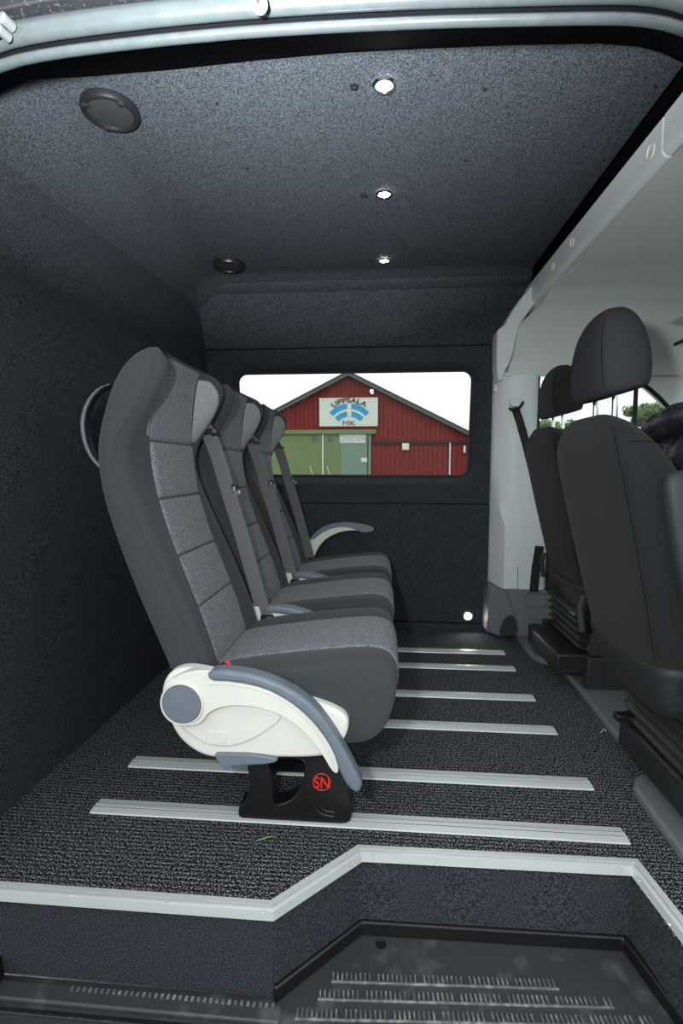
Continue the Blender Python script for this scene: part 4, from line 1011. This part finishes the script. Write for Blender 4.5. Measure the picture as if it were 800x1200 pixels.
# ================================================================== OUTSIDE
bm = B(); box(bm, (0, 20, -0.70), (160, 160, 0.1)); struct(finish('ground', bm, 'gravel', smooth=False))
YBN = 25.0
def bp(px, py, d=0.0): v = at(px, py, Y=YBN - d); return v
PX, PZ = -1.70, 5.28; SL = 0.50; HWB = 8.2
ez = PZ - SL * HWB
barn = thing('barn', 'red board-clad barn gable seen through the side window', 'barn', (PX, YBN, -0.65))
roofz = lambda x: PZ - SL * abs(x - PX)
bm = B(); prism(bm, [(PX - HWB, -0.65), (PX + HWB, -0.65), (PX + HWB, ez), (PX, PZ), (PX - HWB, ez)], YBN, YBN + 14); finish('barn_wall', bm, 'barn_red', barn, smooth=False)
ZS = 2.03
# battens: upper and lower board fields
bm = B(); x = PX - HWB + 0.1
while x < PX + HWB:
    zt = roofz(x) - 0.1
    if zt > 2.1: box(bm, (x, YBN - 0.018, (ZS + 0.12 + zt) / 2), (0.12, 0.036, zt - ZS - 0.12))
    x += 0.225
o = finish('upper_boards', bm, 'barn_red', barn, smooth=False); o['kind'] = 'stuff'
bm = B(); x = -0.45
while x < PX + HWB:
    box(bm, (x, YBN - 0.018, (-0.65 + ZS) / 2), (0.12, 0.036, ZS + 0.65)); x += 0.225
o = finish('lower_boards', bm, 'barn_red', barn, smooth=False); o['kind'] = 'stuff'
bm = B(); box(bm, (3.0, YBN - 0.05, ZS + 0.04), (7.2, 0.1, 0.09)); box(bm, (3.0, YBN - 0.03, ZS - 0.08), (7.2, 0.04, 0.05)); finish('track_beam', bm, 'barn_dark', barn, bevel=0.01)
for s in (1, -1):
    bm = B(); prism(bm, [(PX - s * 0.0, PZ + 0.12), (PX + s * (HWB + 0.5), ez - SL * 0.5 + 0.12), (PX + s * (HWB + 0.5), ez - SL * 0.5 - 0.06), (PX, PZ - 0.06)], YBN - 0.35, YBN - 0.25); finish('barge_board', bm, 'roof_edge', barn, smooth=False)
    bm = B(); prism(bm, [(PX - s * 0.0, PZ + 0.16), (PX + s * (HWB + 0.6), ez - SL * 0.6 + 0.16), (PX + s * (HWB + 0.6), ez - SL * 0.6 + 0.10), (PX, PZ + 0.10)], YBN - 0.38, YBN + 14.3); finish('roof_slope', bm, 'roof_tin', barn, smooth=False)
# green doors
x0, x1 = -6.4, bp(433, 540).x
xs = bp(378.5, 540).x; xm = bp(399, 540).x
bm = B(); box(bm, ((x0 + x1) / 2 + 0.05, YBN - 0.12, bp(400, 506.5).z), (x1 - x0 + 0.5, 0.24, 0.20)); finish('door_lintel', bm, 'green', barn, bevel=0.02)
zt = bp(400, 509).z
for a, b, m_ in ((x0, xs - 0.04, 'green'), (xs + 0.04, xm, 'green'), (xm, x1 - 0.10, 'green2')):  # right leaf paler and bluer than the other two
    bm = B(); box(bm, ((a + b) / 2, YBN - 0.08, (zt - 0.65) / 2), (b - a - 0.01, 0.06, zt + 0.65)); dl = finish('door_leaf', bm, m_, barn, bevel=0.01)
bm = B(); box(bm, (xs, YBN - 0.10, (zt - 0.65) / 2), (0.07, 0.08, zt + 0.65)); finish('cover_strip', bm, 'plainwhite', barn)
bm = B(); box(bm, (x1, YBN - 0.10, (zt - 0.65) / 2), (0.12, 0.12, zt + 0.65)); finish('door_post', bm, 'green2', barn)
for px in (368.5, 387):
    c = bp(px, 514, 0.12); bm = B(); box(bm, (c.x, YBN - 0.12, c.z), (0.34, 0.03, 0.34)); v = finish('vent_frame', bm, 'green2', barn, bevel=0.01)
    for k in range(4):
        bm = B(); box(bm, (c.x, YBN - 0.14, c.z - 0.11 + k * 0.073), (0.27, 0.02, 0.025)); child('vent_slat', bm, 'barn_dark', v)
c = bp(413, 514, 0.1); bm = B(); box(bm, (c.x, YBN - 0.13, c.z), (1.25, 0.02, 0.44)); n_ = finish('notice', bm, 'paper', barn); n_['label'] = 'wide white notice board with dense small print'
c = bp(426.5, 539, 0.1); bm = B(); box(bm, (c.x, YBN - 0.13, c.z), (0.29, 0.02, 0.20)); finish('notice', bm, 'plainwhite', barn)
c = bp(475, 523.5); bm = B(); box(bm, (c.x, YBN - 0.10, c.z), (0.33, 0.12, 0.32)); finish('white_box', bm, 'sign_cream', barn, bevel=0.02)
c = bp(543.7, 526.5); bm = B(); box(bm, (c.x, YBN - 0.10, c.z), (0.10, 0.08, 0.32)); finish('white_box', bm, 'plainwhite', barn)
a, b = bp(527, 519), bp(527.5, 562); bm = B(); box(bm, (a.x, YBN - 0.08, (a.z + b.z) / 2), (0.06, 0.06, a.z - b.z)); finish('downpipe', bm, 'plainwhite', barn)
for px, w_ in ((363, 0.03), (383, 0.03)):
    a, b = bp(px, 546, 0.13), bp(px + 4, 560, 0.13); bm = B(); tube(bm, [(a.x, YBN - 0.13, a.z), (b.x, YBN - 0.13, b.z)], 0.02, 6); finish('door_stay', bm, 'plainwhite', barn)
# club sign
sg = thing('club_sign', 'white UPPSALA MK sign with blue and cream arched emblem on the red barn gable', 'sign', tuple(bp(408.5, 483, 0.15)))
a, b = bp(374, 466.5, 0.1), bp(442.5, 499.5, 0.1)
bm = B(); box(bm, ((a.x + b.x) / 2, YBN - 0.10, (a.z + b.z) / 2), (b.x - a.x, 0.06, a.z - b.z)); finish('sign_board', bm, 'sign_white', sg, bevel=0.01)
px = 25.0 / 597.0; C0 = bp(409, 505, 0.14)
def fan(bm, r0, r1, a0, a1, y):
    n = 14; o_, i_ = [], []
    for k in range(n + 1):
        a = lerp(a0, a1, k / n); o_.append((C0.x + r1 * px * math.sin(a), C0.z + r1 * px * math.cos(a))); i_.append((C0.x + r0 * px * math.sin(a), C0.z + r0 * px * math.cos(a)))
    prism(bm, o_ + list(reversed(i_)), y, y + 0.012)
bm = B(); fan(bm, 16.5, 31, -0.83, 0.83, YBN - 0.143); finish('emblem_field', bm, 'sign_cream', sg, smooth=False)
for r0, r1 in ((25.0, 31), (16.5, 22.3)):
    for s in (1, -1):
        g = 2.4 / ((r0 + r1) / 2)
        bm = B(); fan(bm, r0, r1, s * g, s * 0.83, YBN - 0.152); finish('emblem_bar', bm, 'sign_blue', sg, smooth=False)
bm = text_bm('UPPSALA', 8.0 * px, lambda u, v, d: Vector((C0.x + u, YBN - 0.165 + d, C0.z + v)), radius=32.2 * px, spread=1.22, depth=0.02)
finish('lettering', bm, 'sign_ink', sg, smooth=False)['label'] = 'arched dark word UPPSALA'
mk = bp(409, 498.6, 0.14)
bm = text_bm('MK', 8.0 * px, lambda u, v, d: Vector((mk.x + u * 1.4, YBN - 0.165 + d, mk.z + v)), depth=0.02, bold=-0.012)
finish('lettering', bm, 'sign_ink', sg, smooth=False)['label'] = 'dark letters MK under the emblem'

# trees beyond the cab windows
def tree(x, y, top, r, label, seed):
    rnd = random.Random(seed); zb = -0.65
    t = thing('tree', label, 'tree', (x, y, zb), 'leafy trees beyond the cab window')
    bm = B(); tube(bm, [(x, y, zb), (x + 0.1, y, zb + (top - zb) * 0.45), (x, y, top - r * 0.4)], [0.16, 0.11, 0.04], 8); finish('trunk', bm, 'bark', t)
    bm = B()
    cl = [(Vector((x, y, top - r)) + Vector((rnd.gauss(0, 0.5), rnd.gauss(0, 0.5), rnd.gauss(0, 0.42))) * r, r * rnd.uniform(0.22, 0.42)) for _ in range(24)]
    for c, cr in cl:
        if c.z + cr > top: c.z = top - cr * rnd.uniform(0.9, 1.3)
        for _ in range(170):
            d = Vector((rnd.gauss(0, 1), rnd.gauss(0, 1), rnd.gauss(0, 1))).normalized() * cr * rnd.uniform(0.4, 1.0)
            p = c + d; s = rnd.uniform(0.05, 0.10)
            u = Vector((rnd.uniform(-1, 1), rnd.uniform(-1, 1), rnd.uniform(-1, 1))).normalized(); v = u.orthogonal().normalized()
            bm.faces.new([bm.verts.new(q) for q in (p + u * s, p + v * s * 0.6, p - u * s, p - v * s * 0.6)])
    o = finish('foliage', bm, 'leaf', t, smooth=False); o['kind'] = 'stuff'
for i, (px_, py_, Y, r, lab) in enumerate(((643, 490, 22, 0.7, 'green tree top seen just right of the pillar behind the far headrest'), (668, 494, 26, 0.8, 'low green tree between the two cab headrests'), (757, 469, 22, 0.65, 'thin green tree rising above the quilted jacket'), (785, 474, 25, 1.0, 'fuller green tree at the right end of the cab window'), (551, 506, 43, 1.5, 'small green tree peeking past the barn roof edge'))):
    p = at(px_, py_, Y=Y); tree(p.x, p.y, p.z, r, lab, 11 + i)
